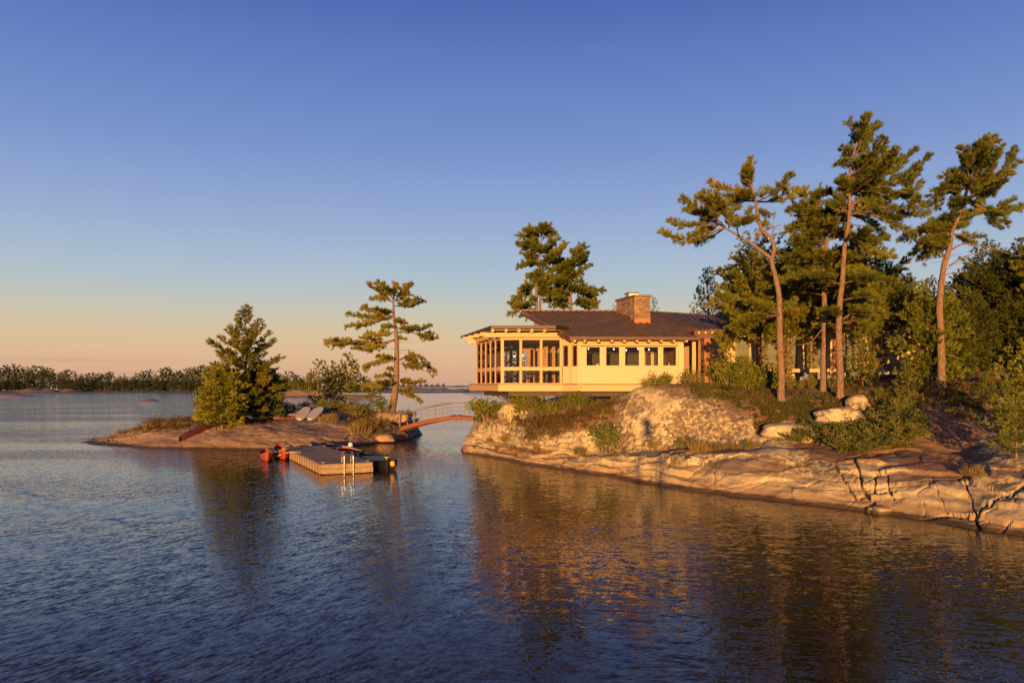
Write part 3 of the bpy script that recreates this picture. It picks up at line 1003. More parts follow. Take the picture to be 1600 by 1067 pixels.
def hero(name, label, D, sc, off, trunk, r0, r1, limbs, mat, seed, dead=(), top_extra=None, wind=None, echo=1, tl=0.27, nb=16, width=0.021, kmax=0.55, lift=0.3, per=5, basez=None, dscale=1.25, hug=0):
    """a pine drawn limb by limb; points are given on an enlarged crop (scale sc, corner off) and stand at distance D"""
    rs = random.Random(seed)
    def W(p, dd=0.0):
        q = P(off[0] + p[0] / sc, off[1] + p[1] / sc, D)
        return q + Vector(((q.x) / D * dd, dd, 0))
    tr = [W(p) for p in trunk]
    g = ground(tr[0].x, tr[0].y)
    tr[0].z = min(tr[0].z, g) - 0.15
    base = Vector((tr[0].x, tr[0].y, g))
    root = empty(name, base, label, "tree")
    LB = []
    px_m = D / F / sc
    for pts, r in limbs:
        # attach the limb's first point at trunk depth, run away or towards the viewer with its length
        k = rs.uniform(-kmax, kmax)
        acc, out = 0.0, []
        prev = pts[0]
        for p in pts:
            acc += math.hypot(p[0] - prev[0], p[1] - prev[1]) * px_m
            prev = p
            out.append(W(p, acc * k))
        LB.append((out, r * px_m * dscale, 0.22, 0.02 + 0.016 * acc))
        for e in range(echo):
            k2 = rs.choice((-1, 1)) * rs.uniform(0.5, 1.3)
            f2 = rs.uniform(0.45, 0.8)
            acc, out = 0.0, []
            prev = pts[0]
            for p in pts:
                acc += math.hypot(p[0] - prev[0], p[1] - prev[1]) * px_m
                prev = p
                q = (pts[0][0] + (p[0] - pts[0][0]) * f2, pts[0][1] + (p[1] - pts[0][1]) * f2 + rs.uniform(-8, 8) * (p != pts[0]))
                out.append(W(q, acc * k2))
            LB.append((out, r * px_m * 0.7 * dscale, 0.30, 0.015 + 0.012 * acc))
    for i in range(hug):
        # short boughs all round the upper trunk
        u = (i + rs.random()) / hug
        j = rs.choice([q for q in range(len(tr) - 5, len(tr))])
        a_, b_ = tr[j - 1], tr[j]
        p = a_.lerp(b_, u)
        az = rs.uniform(0, 6.283)
        L_ = rs.uniform(.6, 1.5)
        e_ = Vector((math.cos(az) * .8 + (wind.x if wind else 0), math.sin(az) * 1.2, rs.uniform(0, .5))) * L_
        LB.append(([p, p + e_ * .5 + Vector((0, 0, .05)), p + e_], 0.42, 0.15, 0.02))
    for i in range(9):
        # bare snags on the lower stem
        j = rs.choice(range(2, max(3, len(tr) - 4)))
        p = tr[j].lerp(tr[j + 1], rs.random())
        az = rs.uniform(0, 6.283)
        L_ = rs.uniform(.35, 1.3)
        e_ = Vector((math.cos(az), math.sin(az), rs.uniform(-.25, .25))) * L_
        if p.z > base.z + 2.5: LB.append(([p, p + e_ * .5 + Vector((0, 0, .05)), p + e_], 0, 0, 0.022))
    for pts, th in dead:
        k = rs.uniform(-.3, .3)
        LB.append(([W(p, k * i * 0.4) for i, p in enumerate(pts)], 0, 0, th))
    tree_parts(root, base, tr, r0, r1, LB, mat, M['bark'], rs, tl=tl, nb=nb, width=width, wind=wind, lift=lift, per=per)
    return root


# --- the tall wind-swept pines on the mainland
A_off, A_s = (1020, 240), 5.335
def A2(px, py): return ((px - A_off[0]) * A_s, (py - A_off[1]) * A_s)
hero("white_pine", "wind-bent pine with forked trunk and long bough reaching left over the house end", 40, A_s, A_off,
     [A2(1221, 611), A2(1220, 545), A2(1218, 493), A2(1217, 462), A2(1212, 431), A2(1206, 408), (1012, 800), (990, 720), (920, 650), (885, 570), (865, 450), (850, 380), (820, 250), (800, 110)],
     0.17, 0.025,
     [([(830, 330), (790, 220), (800, 95)], 58), ([(840, 380), (700, 300), (560, 265), (485, 210)], 42), ([(860, 400), (1000, 390), (1130, 345), (1250, 270)], 46),
      ([(1100, 350), (1110, 280)], 26), ([(850, 350), (940, 310)], 36), ([(850, 400), (700, 370), (620, 365)], 34), ([(810, 300), (735, 170)], 30),
      ([(640, 620), (590, 500), (440, 365)], 52), ([(600, 610), (480, 540), (380, 450), (250, 370)], 52), ([(540, 570), (420, 520), (300, 470)], 50),
      ([(560, 590), (380, 590), (250, 580), (150, 550)], 40), ([(600, 620), (480, 650), (330, 690), (230, 700), (95, 640)], 42),
      ([(720, 690), (700, 610), (780, 590), (850, 580)], 44), ([(640, 620), (640, 520), (700, 470)], 46), ([(520, 560), (560, 470), (620, 430)], 46), ([(870, 450), (940, 520)], 38), ([(860, 440), (800, 490)], 30), ([(890, 560), (940, 600)], 22),
      ([(850, 400), (760, 400), (640, 440)], 34),
      ([A2(1219, 490), A2(1195, 484), A2(1165, 477), A2(1121, 461)], 50), ([A2(1219, 492), A2(1185, 486), A2(1150, 478)], 44), ([A2(1219, 488), A2(1232, 480), A2(1243, 470)], 40),
      ([A2(1219, 492), A2(1190, 499), A2(1152, 513), A2(1124, 528)], 62), ([A2(1175, 505), A2(1150, 520), A2(1135, 545)], 56)],
     M['pine'], 3, echo=1,
     dead=[([(990, 880), (860, 780), (720, 690), (600, 610), (450, 545)], 0.11), ([(1000, 715), (1008, 560), (1020, 480), (985, 450), (960, 440)], 0.035), ([(1010, 540), (1030, 480)], 0.018), ([(1006, 620), (980, 600)], 0.015), ([(1004, 650), (1035, 600)], 0.015), ([A2(1219, 480), A2(1245, 462)], 0.03)])

B_off, B_s = (1220, 180), 4.104
def B2(px, py): return ((px - B_off[0]) * B_s, (py - B_off[1]) * B_s)
B_limbs = [([(490, 200), (480, 110), (440, 60)], 36), ([(500, 160), (560, 100), (615, 60)], 34), ([(500, 200), (520, 110), (545, 45)], 40), ([(470, 250), (540, 170), (575, 130)], 34),
           ([(450, 300), (385, 325)], 34), ([(450, 290), (395, 240)], 22), ([(450, 300), (540, 265), (622, 215)], 40),
           ([(440, 400), (560, 350), (640, 300), (730, 215)], 30), ([(640, 310), (670, 220)], 22), ([(440, 420), (620, 375), (740, 325), (850, 262)], 34), ([(440, 440), (560, 420), (700, 400), (780, 350)], 34),
           ([(440, 500), (650, 480), (800, 440), (945, 345)], 38), ([(760, 440), (850, 400), (885, 345)], 24), ([(700, 480), (820, 500), (900, 450)], 26), ([(440, 560), (650, 570), (800, 615), (935, 600)], 36), ([(760, 600), (860, 600), (930, 560)], 24),
           ([(440, 640), (600, 640), (740, 720), (830, 775)], 36), ([(440, 560), (330, 560)], 60), ([(440, 500), (370, 450)], 48), ([(430, 420), (520, 400), (620, 430)], 55), ([(440, 620), (320, 600)], 56), ([(440, 640), (540, 610)], 56),
           ([(440, 500), (560, 505), (700, 530)], 48), ([(440, 360), (470, 330), (540, 330)], 50), ([(440, 600), (500, 560), (620, 570)], 50), ([(440, 380), (390, 420)], 40), ([(435, 740), (560, 800), (660, 800)], 52), ([(430, 760), (560, 870), (690, 890)], 50),
           ([B2(1315, 445), B2(1280, 440), B2(1250, 436)], 44), ([B2(1315, 445), B2(1350, 438), B2(1392, 448)], 48), ([B2(1315, 498), B2(1302, 492), B2(1292, 488)], 40), ([B2(1315, 500), B2(1340, 490), B2(1376, 496)], 50), ([B2(1315, 505), B2(1345, 505), B2(1358, 524)], 46), ([B2(1315, 470), B2(1345, 465), B2(1370, 470)], 44)]
hero("white_pine", "tallest wind-swept pine, straight sunlit trunk with all its boughs streaming right", 40, B_s, B_off,
     [B2(1313, 607), B2(1311, 505), B2(1314, 460), (395, 1030), (410, 850), (430, 700), (440, 620), (440, 500), (440, 400), (460, 270), (500, 150), (540, 50)],
     0.175, 0.02, B_limbs, M['pine'], 5, echo=2, hug=9, wind=Vector((0.35, 0, 0.15)),
     dead=[([(445, 700), (560, 715), (650, 732)], 0.04), ([(640, 660), (740, 730), (830, 775)], 0.03), ([(435, 745), (560, 740), (650, 730)], 0.03), ([B2(1313, 530), B2(1330, 545), B2(1345, 552)], 0.03)])
hero("white_pine", "rough shaded pine with a dark lower trunk, just left of the tallest pine", 42.5, B_s, B_off,
     [B2(1287, 607), B2(1287, 540), B2(1288, 480), (272, 1030), (290, 860), (295, 780), (280, 650), (250, 540)],
     0.17, 0.03,
     [([(285, 700), (150, 620), (60, 640)], 52), ([(280, 640), (160, 560)], 50), ([(270, 560), (240, 530), (300, 515)], 50), ([(285, 720), (150, 730), (80, 760)], 55), ([(285, 760), (200, 790), (120, 800)], 55),
      ([(290, 820), (150, 880), (20, 870)], 60), ([(290, 850), (150, 950), (40, 960)], 60), ([(290, 880), (200, 970), (100, 1030)], 60), ([(295, 780), (380, 760), (450, 800)], 60), ([(290, 870), (400, 900), (520, 940)], 60), ([(270, 960), (420, 980), (560, 1020)], 60),
      ([(280, 700), (340, 640), (350, 600)], 50), ([(270, 1000), (130, 1060), (30, 1080)], 60), ([(280, 740), (220, 680)], 55), ([(275, 950), (330, 1010), (450, 1060)], 60), ([(275, 1000), (420, 1100), (520, 1110)], 56)],
     M['pine'], 8, echo=2, hug=20, dead=[([(280, 980), (220, 950), (200, 930)], 0.04), ([(290, 960), (350, 890), (380, 860)], 0.05), ([B2(1288, 510), B2(1265, 535), B2(1240, 540)], 0.04)])

Cc_off, C_s = (1380, 200), 4.85
def C2(px, py): return ((px - Cc_off[0]) * C_s, (py - Cc_off[1]) * C_s)
hero("white_pine", "leaning orange-trunked pine near the right edge with a flaring fan crown", 42, C_s, Cc_off,
     [C2(1472, 584), C2(1469, 504), C2(1468, 474), (460, 1060), (500, 900), (520, 790), (560, 700), (620, 540), (640, 450), (690, 270), (760, 110)],
     0.20, 0.025,
     [([(690, 260), (740, 150), (830, 115)], 46), ([(680, 280), (720, 160), (745, 95)], 46), ([(650, 400), (620, 270), (600, 200)], 54), ([(640, 420), (540, 350), (480, 370)], 50), ([(660, 360), (740, 240), (780, 180)], 46),
      ([(640, 430), (780, 330), (850, 230), (885, 150)], 36), ([(650, 460), (820, 400), (930, 320), (1000, 200)], 34), ([(900, 345), (1035, 290)], 20), ([(950, 290), (960, 210)], 22), ([(620, 520), (760, 600), (900, 640), (1080, 560)], 36), ([(850, 610), (920, 570), (985, 530)], 22),
      ([(760, 640), (840, 710), (930, 745)], 28), ([(620, 540), (500, 480), (430, 470)], 38), ([(520, 490), (400, 480), (360, 590)], 34), ([(600, 600), (540, 620)], 66), ([(570, 680), (640, 660), (700, 640)], 58), ([(570, 700), (480, 700), (420, 720)], 50),
      ([(530, 790), (400, 770), (300, 800), (150, 880)], 46), ([(540, 780), (400, 740), (340, 760)], 42), ([(525, 800), (650, 835), (740, 850)], 26), ([(620, 560), (700, 560), (780, 500)], 40), ([(640, 470), (700, 440), (800, 420)], 48), ([(630, 440), (560, 430), (520, 420)], 50), ([(520, 820), (420, 880), (300, 900)], 46), ([(510, 860), (380, 940), (290, 1000)], 42), ([(500, 900), (360, 880), (230, 960)], 40)],
     M['pine'], 12, echo=2, hug=12, wind=Vector((0.3, 0, 0.15)),
     dead=[([(515, 925), (620, 880), (800, 910), (1050, 980)], 0.055), ([(500, 1045), (640, 970), (830, 915)], 0.055), ([(495, 1040), (600, 1020), (680, 1035)], 0.03), ([C2(1474, 430), C2(1500, 425), C2(1508, 420)], 0.04), ([C2(1474, 445), C2(1490, 460), C2(1510, 480)], 0.03), ([C2(1472, 456), C2(1490, 457), C2(1502, 462)], 0.03)])

D_off, D_s = (780, 340), 6.667
hero("white_pine", "two-stemmed pine rising behind the left end of the brown roof", 60, D_s, D_off,
     [(385, 1500), (385, 1200), (385, 930), (385, 780), (400, 650), (420, 400), (435, 250), (440, 140)], 0.20, 0.03,
     [([(430, 200), (340, 200), (240, 185)], 50), ([(435, 180), (470, 130), (505, 140)], 52), ([(435, 170), (440, 110)], 45), ([(425, 330), (300, 320), (195, 300)], 48), ([(420, 380), (320, 400), (280, 400)], 50), ([(415, 500), (320, 500), (215, 510)], 34),
      ([(430, 400), (580, 380), (680, 315)], 48), ([(430, 380), (540, 300), (600, 225)], 34), ([(430, 450), (560, 460), (640, 430)], 50), ([(410, 580), (340, 620)], 46), ([(400, 650), (280, 720), (170, 885)], 44), ([(410, 600), (520, 620), (580, 620)], 46),
      ([(390, 900), (250, 940), (110, 1000)], 38), ([(300, 935), (200, 930), (120, 905)], 28), ([(400, 700), (480, 760), (560, 800)], 50), ([(400, 560), (440, 600), (400, 660)], 45), ([(430, 280), (360, 260), (320, 260)], 50), ([(430, 460), (470, 520)], 40), ([(385, 850), (330, 880)], 36), ([(385, 980), (260, 1030)], 34)],
     M['pine'], 15, echo=2, hug=18, dscale=1.5, tl=0.27, width=0.034, nb=13, dead=[([(430, 1400), (430, 960), (430, 700), (435, 560)], 0.2)])
hero("white_pine", "shorter spreading pine just right of the two-stemmed one behind the roof", 61, D_s, D_off,
     [(740, 1500), (745, 1100), (745, 870), (740, 700), (770, 520), (820, 400), (850, 330)], 0.22, 0.03,
     [([(810, 410), (840, 350), (870, 325)], 44), ([(820, 400), (770, 360)], 34), ([(770, 510), (860, 480), (910, 400)], 38), ([(750, 600), (860, 550), (950, 510)], 28), ([(760, 540), (690, 500), (640, 500)], 54), ([(740, 650), (620, 640)], 52),
      ([(745, 700), (850, 720), (960, 750), (1070, 760)], 30), ([(750, 740), (900, 800), (1020, 860)], 26), ([(920, 790), (1015, 820)], 22), ([(740, 720), (640, 750), (540, 760)], 48), ([(740, 900), (640, 870), (500, 870)], 44), ([(740, 930), (640, 930), (560, 940)], 34), ([(740, 900), (880, 890), (990, 930)], 42), ([(760, 560), (700, 580), (660, 620)], 50), ([(745, 760), (820, 780)], 40), ([(745, 640), (790, 620)], 40), ([(742, 700), (600, 690), (480, 700)], 55), ([(745, 800), (620, 810), (500, 800)], 52), ([(745, 560), (640, 560), (560, 560)], 50)],
     M['pine'], 17, echo=2, hug=16, dscale=1.5, tl=0.27, width=0.034, nb=13)

E_off, E_s = (495, 425), 4.64
hero("white_pine", "flat-topped pine leaning over the footbridge end of the island", 66, E_s, E_off,
     [(538, 1010), (565, 880), (575, 750), (580, 600), (575, 450), (560, 330), (555, 220), (560, 130)], 0.30, 0.03,
     [([(555, 220), (480, 170), (380, 115)], 34), ([(555, 200), (490, 120), (430, 85)], 32), ([(560, 200), (570, 95)], 34), ([(500, 160), (480, 85)], 26), ([(560, 200), (640, 150), (640, 90)], 34), ([(600, 170), (690, 95)], 26), ([(560, 245), (650, 245), (770, 205)], 28), ([(700, 230), (730, 195)], 22), ([(500, 200), (400, 190)], 22), ([(560, 215), (610, 180), (670, 170)], 30),
      ([(560, 325), (430, 300), (330, 265)], 32), ([(560, 330), (380, 330), (230, 300)], 32), ([(500, 340), (350, 370), (215, 390)], 24), ([(320, 380), (300, 410)], 14), ([(560, 360), (640, 380)], 30), ([(560, 300), (480, 280)], 26), ([(540, 340), (460, 350)], 22),
      ([(570, 430), (450, 455), (370, 450)], 32), ([(575, 490), (400, 520), (220, 500), (80, 480)], 30), ([(560, 490), (400, 570), (260, 560)], 24), ([(300, 500), (200, 530), (130, 545)], 24), ([(180, 500), (75, 520)], 22), ([(420, 500), (330, 480)], 28), ([(480, 490), (430, 500)], 30),
      ([(580, 440), (700, 430), (820, 400)], 26), ([(700, 440), (800, 490), (860, 490)], 24), ([(570, 400), (490, 400)], 28), ([(580, 470), (630, 490)], 16), ([(580, 420), (640, 410)], 26), ([(780, 430), (830, 450)], 22),
      ([(578, 635), (480, 620), (440, 620)], 18), ([(575, 640), (430, 660), (340, 690)], 22), ([(400, 665), (350, 710)], 18), ([(585, 640), (680, 610), (760, 640), (850, 735)], 30), ([(590, 660), (680, 690), (750, 700)], 24), ([(620, 650), (700, 640)], 30),
      ([(575, 740), (480, 760), (430, 760)], 18), ([(560, 720), (520, 705)], 20), ([(570, 780), (470, 820), (340, 830)], 24), ([(560, 800), (430, 880), (360, 910)], 14), ([(585, 785), (660, 810), (760, 800)], 28), ([(590, 800), (640, 890), (700, 905), (755, 950)], 20), ([(575, 800), (540, 780)], 20), ([(690, 830), (660, 850)], 22)],
     M['pine'], 21, echo=1, tl=0.27, width=0.034, nb=13, per=5, kmax=0.8, dscale=1.0,
     dead=[([(585, 570), (660, 565), (740, 572)], 0.03), ([(570, 560), (470, 560)], 0.025), ([(590, 510), (700, 510)], 0.02)])


# ---------------------------------------------------------------- whorled conifers
def conifer_meshes(tagname, h, prof_r, seed, mat, nlimb=70, tl=0.2, nb=7, width=0.04, step=0.22, per=2, droop=-0.05, z0=0.06, r0=0.14, gap=0.25, bmat=None, fr=0.30):
    """a straight conifer of height h; prof_r(u) gives the limb length at height fraction u"""
    rs = random.Random(seed)
    g = np.random.default_rng(seed)
    tm = MB()
    n = 10
    tm.tube([(0.04 * h * 0.1 * math.sin(i * 1.3 + seed), 0.04 * h * 0.1 * math.cos(i * 1.7), -0.2 + (h + 0.2) * i / n) for i in range(n + 1)], [r0 * (1 - i / n) + 0.012 for i in range(n + 1)], 7)
    CS, DS, LS, TI, TW = [], [], [], [], []
    for i in range(nlimb):
        u = z0 + (1 - z0) * (i + rs.random()) / nlimb
        a = i * 2.39996 + rs.uniform(-.3, .3)
        Lr = prof_r(u) * rs.uniform(1 - gap, 1 + gap * .5)
        z = u * h
        e = 0.10 + 0.55 * u + rs.uniform(-.12, .12) + droop
        d = Vector((math.cos(a), math.sin(a), e))
        p0 = Vector((0, 0, z))
        pts = [p0, p0 + Vector((d.x, d.y, e * .6)) * Lr * .5, p0 + Vector((d.x, d.y, e)) * Lr]
        sp = cr_spline(pts, max(0.2, Lr / 5))
        tm.tube(sp, [max(.006, r0 * .22 * (1 - u * .7) * (1 - .85 * k / (len(sp) - 1))) for k in range(len(sp))], 4, cap=False)
        c, dd, l, tw = limb_foliage(sp, max(0.16, Lr * fr), 0.18, rs, tl, step, per, 0.25)
        b0 = rs.gauss(0, .12)
        CS += c; DS += dd; LS += l; TW += tw
        TI += [min(1, max(0, 0.42 + b0 + rs.gauss(0, .15))) for _ in c]
    c = np.array([list(x) for x in CS]); d = np.array([list(x) for x in DS])
    v, f, t = tuft_arrays(c, d, np.array(LS), nb, width, 0.58, np.array(TI), g)
    return tm.mesh("trunk", bmat or M['bark'], True), mesh_np("crown", v, f, mat, tint=t)


def put_tree(name, meshes, loc, label, s=1.0, rz=0.0, group=None, tilt=0.0, sxy=1.0):
    root = empty(name, loc, label, "tree", group, rz)
    root.scale = (s * sxy, s * sxy, s)
    root.rotation_euler = (tilt, 0, rz)
    link("trunk", meshes[0], root)
    link("crown", meshes[1], root)
    return root


def pl(pts):
    xs = [p[0] for p in pts]; ys = [p[1] for p in pts]
    return lambda u: float(np.interp(u, xs, ys))


# big pine of the island
PF = conifer_meshes("f", 10.9, pl([(0, 2.2), (0.2, 2.7), (0.38, 2.65), (0.52, 2.3), (0.62, 2.1), (0.70, 1.25), (0.78, 1.2), (0.88, .75), (1, .08)]), 31, M['pine'], nlimb=88, tl=0.28, nb=14, width=0.024, step=0.15, per=4, gap=0.45, r0=.2, droop=.12, fr=.19)
g0 = hit(384, 655)
put_tree("white_pine", PF, (P(384, 600, 61).x, 61, ground(P(384, 600, 61).x, 61) - .1), "large broad-crowned pine standing alone on the pink rock island", 0.84, sxy=1.16)
M['golden'] = leaf_mat('golden_green_leaves', [(0.0, (0.11, 0.12, 0.012)), (0.5, (0.22, 0.22, 0.018)), (1.0, (0.32, 0.26, 0.03))])
PY = conifer_meshes("y", 5.0, pl([(0, 1.7), (0.3, 1.8), (0.6, 1.55), (0.85, .8), (1, .1)]), 32, M['golden'], nlimb=90, tl=0.2, nb=11, width=0.034, step=0.2, per=3, gap=0.3, r0=.08)
xx = P(346, 600, 58).x
put_tree("young_pine", PY, (xx, 58, ground(xx, 58) - .1), "yellow-green young pine at the foot of the broad island pine", 1.0)
xx = P(328, 600, 60.5).x
put_tree("young_pine", PY, (xx, 60.5, ground(xx, 60.5) - .1), "low bushy young pine left of the yellow-green one, above the upturned canoe", 0.62, rz=2.0)
xx = P(404, 600, 62).x
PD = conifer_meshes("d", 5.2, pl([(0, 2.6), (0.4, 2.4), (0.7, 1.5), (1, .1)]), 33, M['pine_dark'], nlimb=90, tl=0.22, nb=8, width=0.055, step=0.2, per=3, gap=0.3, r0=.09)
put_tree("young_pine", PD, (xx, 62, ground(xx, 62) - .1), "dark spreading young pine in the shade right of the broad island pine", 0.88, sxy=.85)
xx = P(517, 600, 74).x
PS = conifer_meshes("s", 4.6, pl([(0, 1.2), (0.3, 1.7), (0.6, 1.2), (0.8, 1.0), (1, .1)]), 34, M['pine'], nlimb=34, tl=0.22, nb=10, width=0.034, step=0.24, per=2, gap=0.5, r0=.07, bmat=M['bark_pale'])
put_tree("young_pine", PS, (xx, 74, 0.9), "thin open young pine with a pale stem at the back of the island", 1.02)

# mainland background conifers
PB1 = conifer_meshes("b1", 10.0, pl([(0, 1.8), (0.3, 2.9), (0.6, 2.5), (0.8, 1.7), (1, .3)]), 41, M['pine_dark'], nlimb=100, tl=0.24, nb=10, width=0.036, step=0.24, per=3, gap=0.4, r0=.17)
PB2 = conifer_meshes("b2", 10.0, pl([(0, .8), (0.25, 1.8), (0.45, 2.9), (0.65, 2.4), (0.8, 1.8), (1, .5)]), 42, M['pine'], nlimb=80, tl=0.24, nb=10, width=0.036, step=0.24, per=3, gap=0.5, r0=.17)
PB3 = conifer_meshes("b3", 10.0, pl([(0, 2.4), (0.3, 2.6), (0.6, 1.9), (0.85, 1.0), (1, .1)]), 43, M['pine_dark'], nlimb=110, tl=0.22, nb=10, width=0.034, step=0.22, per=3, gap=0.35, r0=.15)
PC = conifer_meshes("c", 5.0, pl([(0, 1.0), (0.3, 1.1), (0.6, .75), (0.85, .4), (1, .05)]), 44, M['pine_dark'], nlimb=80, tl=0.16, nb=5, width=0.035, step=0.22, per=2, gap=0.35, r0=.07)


def bg_tree(px, D, top_y, meshes, h, label, rz=0.0, group=None, sxy=1.0, name="pine_tree", z=None):
    x = (px - 800) * D / F
    gz = ground(x, D, land_bv) if z is None else z
    top = H - (top_y - HZ) * D / F
    return put_tree(name, meshes, (x, D, gz - 0.1), label, (top - gz) / h, rz, group, sxy=sxy)


bg_tree(1180, 53.5, 366, PB2, 10, "bushy pine behind the brown roof valley, its top level with the forked pine's fork", 0.3)
bg_tree(1186, 57, 400, PB1, 10, "dark pine whose tip shows left of the bushy pine over the roof valley", 1.3, sxy=.8)
bg_tree(1246, 54, 372, PB1, 10, "dark-crowned pine filling the gap between forked pine and shaded pine", 2.3)
bg_tree(1350, 54, 372, PB2, 10, "full green pine behind the right-streaming boughs of the tallest pine", 4.0)
bg_tree(1392, 52, 418, PB3, 10, "mid-height dark pine between the tallest and the leaning pine", 4.4)
bg_tree(1325, 57, 400, PB1, 10, "dark pine standing directly behind the tallest pine's trunk", 5.0)
bg_tree(1452, 43.3, 432, conifer_meshes("w", 10.0, pl([(0, 3.0), (0.3, 3.4), (0.6, 2.7), (0.85, 1.4), (1, .2)]), 45, M['pine_light'], nlimb=90, tl=0.3, nb=11, width=0.034, step=0.28, per=3, gap=0.5, r0=.14), 10,
        "feathery bright young pine in front of the right wing's deck", 0.7, sxy=0.8)
PB4 = conifer_meshes("b4", 10.0, pl([(0, .1), (0.36, .3), (0.47, 2.8), (0.63, 2.6), (0.8, 1.7), (1, .4)]), 48, M['pine'], nlimb=95, tl=0.27, nb=12, width=0.03, step=0.2, per=3, gap=0.45, r0=.15, fr=.22)
for px, D, ty, rz, lab in ((1192, 47.5, 428, 0.2, "leafy-boughed pine directly behind the forked pine's trunk"), (1176, 50.5, 388, 1.2, "green pine overhanging the brown roof valley"), (1232, 47, 418, 2.2, "green pine between the forked pine's trunk and the dark shaded trunk"),
                           (1268, 49, 402, 3.2, "green pine close behind the dark shaded trunk on its left"), (1345, 47, 425, 4.2, "green pine whose low boughs hang right of the tallest pine's trunk"), (1380, 49, 408, 5.2, "green pine over the right wing's dark roof"), (1418, 52, 436, .7, "green pine low between the roof and the leaning pine")):
    bg_tree(px, D, ty, PB4, 10, lab, rz)
bg_tree(797, 58, 535, PC, 5, "small dark conifer seen through the porch's front left panes", 1.0, name="cedar_tree", sxy=1.3)
bg_tree(812, 57, 540, PC, 5, "small dark conifer seen through the middle porch pane", 2.0, name="cedar_tree", sxy=1.3)
bg_tree(1497, 46.5, 474, PB3, 10, "dark young pine hiding the end of the right wing, just right of the leaning pine", 1.0)
bg_tree(1522, 47.5, 452, PB3, 10, "dark young pine second right of the leaning pine before the massed stand", 2.0)
PCD = conifer_meshes("cd", 5.0, pl([(0, 1.0), (0.3, 1.0), (0.6, .7), (0.85, .4), (1, .05)]), 49, M['pine_dark'], nlimb=90, tl=0.15, nb=9, width=0.022, step=0.14, per=3, gap=0.3, r0=.07, fr=.24)
bg_tree(1106, 66, 418, PCD, 5, "slim sparse cedar rising over the roof between chimney and forked pine", 0.0, name="cedar_tree", sxy=.85)
bg_tree(1021, 63, 464, PC, 5, "treetop just right of the stone chimney above the roof ridge", 1.0, name="cedar_tree", sxy=.6)
bg_tree(960, 65, 477, PC, 5, "tiny treetop left of the stone chimney above the roof ridge", 2.0, name="cedar_tree", sxy=.5)
G = "dark shaded pines massed at the right edge"
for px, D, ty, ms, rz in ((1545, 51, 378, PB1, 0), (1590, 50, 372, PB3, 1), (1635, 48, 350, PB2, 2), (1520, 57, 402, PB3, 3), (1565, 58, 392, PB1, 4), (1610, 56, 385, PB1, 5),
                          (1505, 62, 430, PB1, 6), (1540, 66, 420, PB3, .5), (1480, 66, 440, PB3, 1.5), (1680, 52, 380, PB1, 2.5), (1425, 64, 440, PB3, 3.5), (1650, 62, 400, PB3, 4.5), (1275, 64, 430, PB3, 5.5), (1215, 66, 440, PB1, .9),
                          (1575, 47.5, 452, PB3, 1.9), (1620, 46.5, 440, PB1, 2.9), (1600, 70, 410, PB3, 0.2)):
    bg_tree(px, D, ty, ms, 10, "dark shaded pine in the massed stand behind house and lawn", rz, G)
# pines on the near shore to the right, outside the picture; they shade the stand at the right edge
for x, y, h, ms, rz in ((26.0, 18.0, .66, PB1, 0.0), (29.5, 15.0, .75, PB2, 1.0), (33.0, 19.0, .7, PB3, 2.0), (28.0, 23.0, 0.62, PB2, 3.0), (32, 12, .75, PB1, 4)):
    put_tree("pine_tree", ms, (x, y, ground(x, y, land_bv) - .1), "pine on the near shore beyond the right edge of the view", h, rz, "pines on the near right shore")


# ---------------------------------------------------------------- shrubs
def leafy_mesh(seed, n=420, h=1.0, r=0.75, mat='leaf', leaf=0.085, wid=0.045, stems=True, cone=0.0):
    rs = random.Random(seed); g = np.random.default_rng(seed)
    c, d, t = [], [], []
    nst = 16
    sm = MB()
    for i in range(nst):
        a = rs.uniform(0, 6.283); rr = r * math.sqrt(rs.random()) * .95
        tip = Vector((math.cos(a) * rr, math.sin(a) * rr, h * rs.uniform(.55, 1.05) * (1 - 0.35 * (rr / r) ** 2)))
        base = Vector((math.cos(a) * rr * .25, math.sin(a) * rr * .25, -0.08))
        mid = base.lerp(tip, .5) + Vector((0, 0, h * .08))
        sp = cr_spline([base, mid, tip], h * .2)
        sm.tube(sp, [0.014 * (1 - .7 * k / (len(sp) - 1)) for k in range(len(sp))], 3, cap=False)
        tb = rs.gauss(0.5, .13)
        for k in range(n // nst):
            u = rs.uniform(.25, 1.02) ** .8
            q = base.lerp(tip, u) + Vector((0, 0, h * .32 * u * (1 - u)))
            q += Vector((rs.gauss(0, 1), rs.gauss(0, 1), rs.gauss(0, .7))) * r * .17
            c.append(q); t.append(min(1, max(0, tb + rs.gauss(0, .15))))
            d.append(Vector((rs.gauss(0, 1), rs.gauss(0, 1), rs.gauss(.5, .6))))
    c = np.array([list(x) for x in c]); d = np.array([list(x) for x in d])
    c[:, 2] = np.maximum(c[:, 2], 0.02)
    v, f, tt = tuft_arrays(c, d, np.full(len(c), leaf), 4, wid, .9, np.array(t), g)
    return sm.mesh("stems", M['bark_pale'], True), mesh_np("leaves", v, f, M[mat], tint=tt)


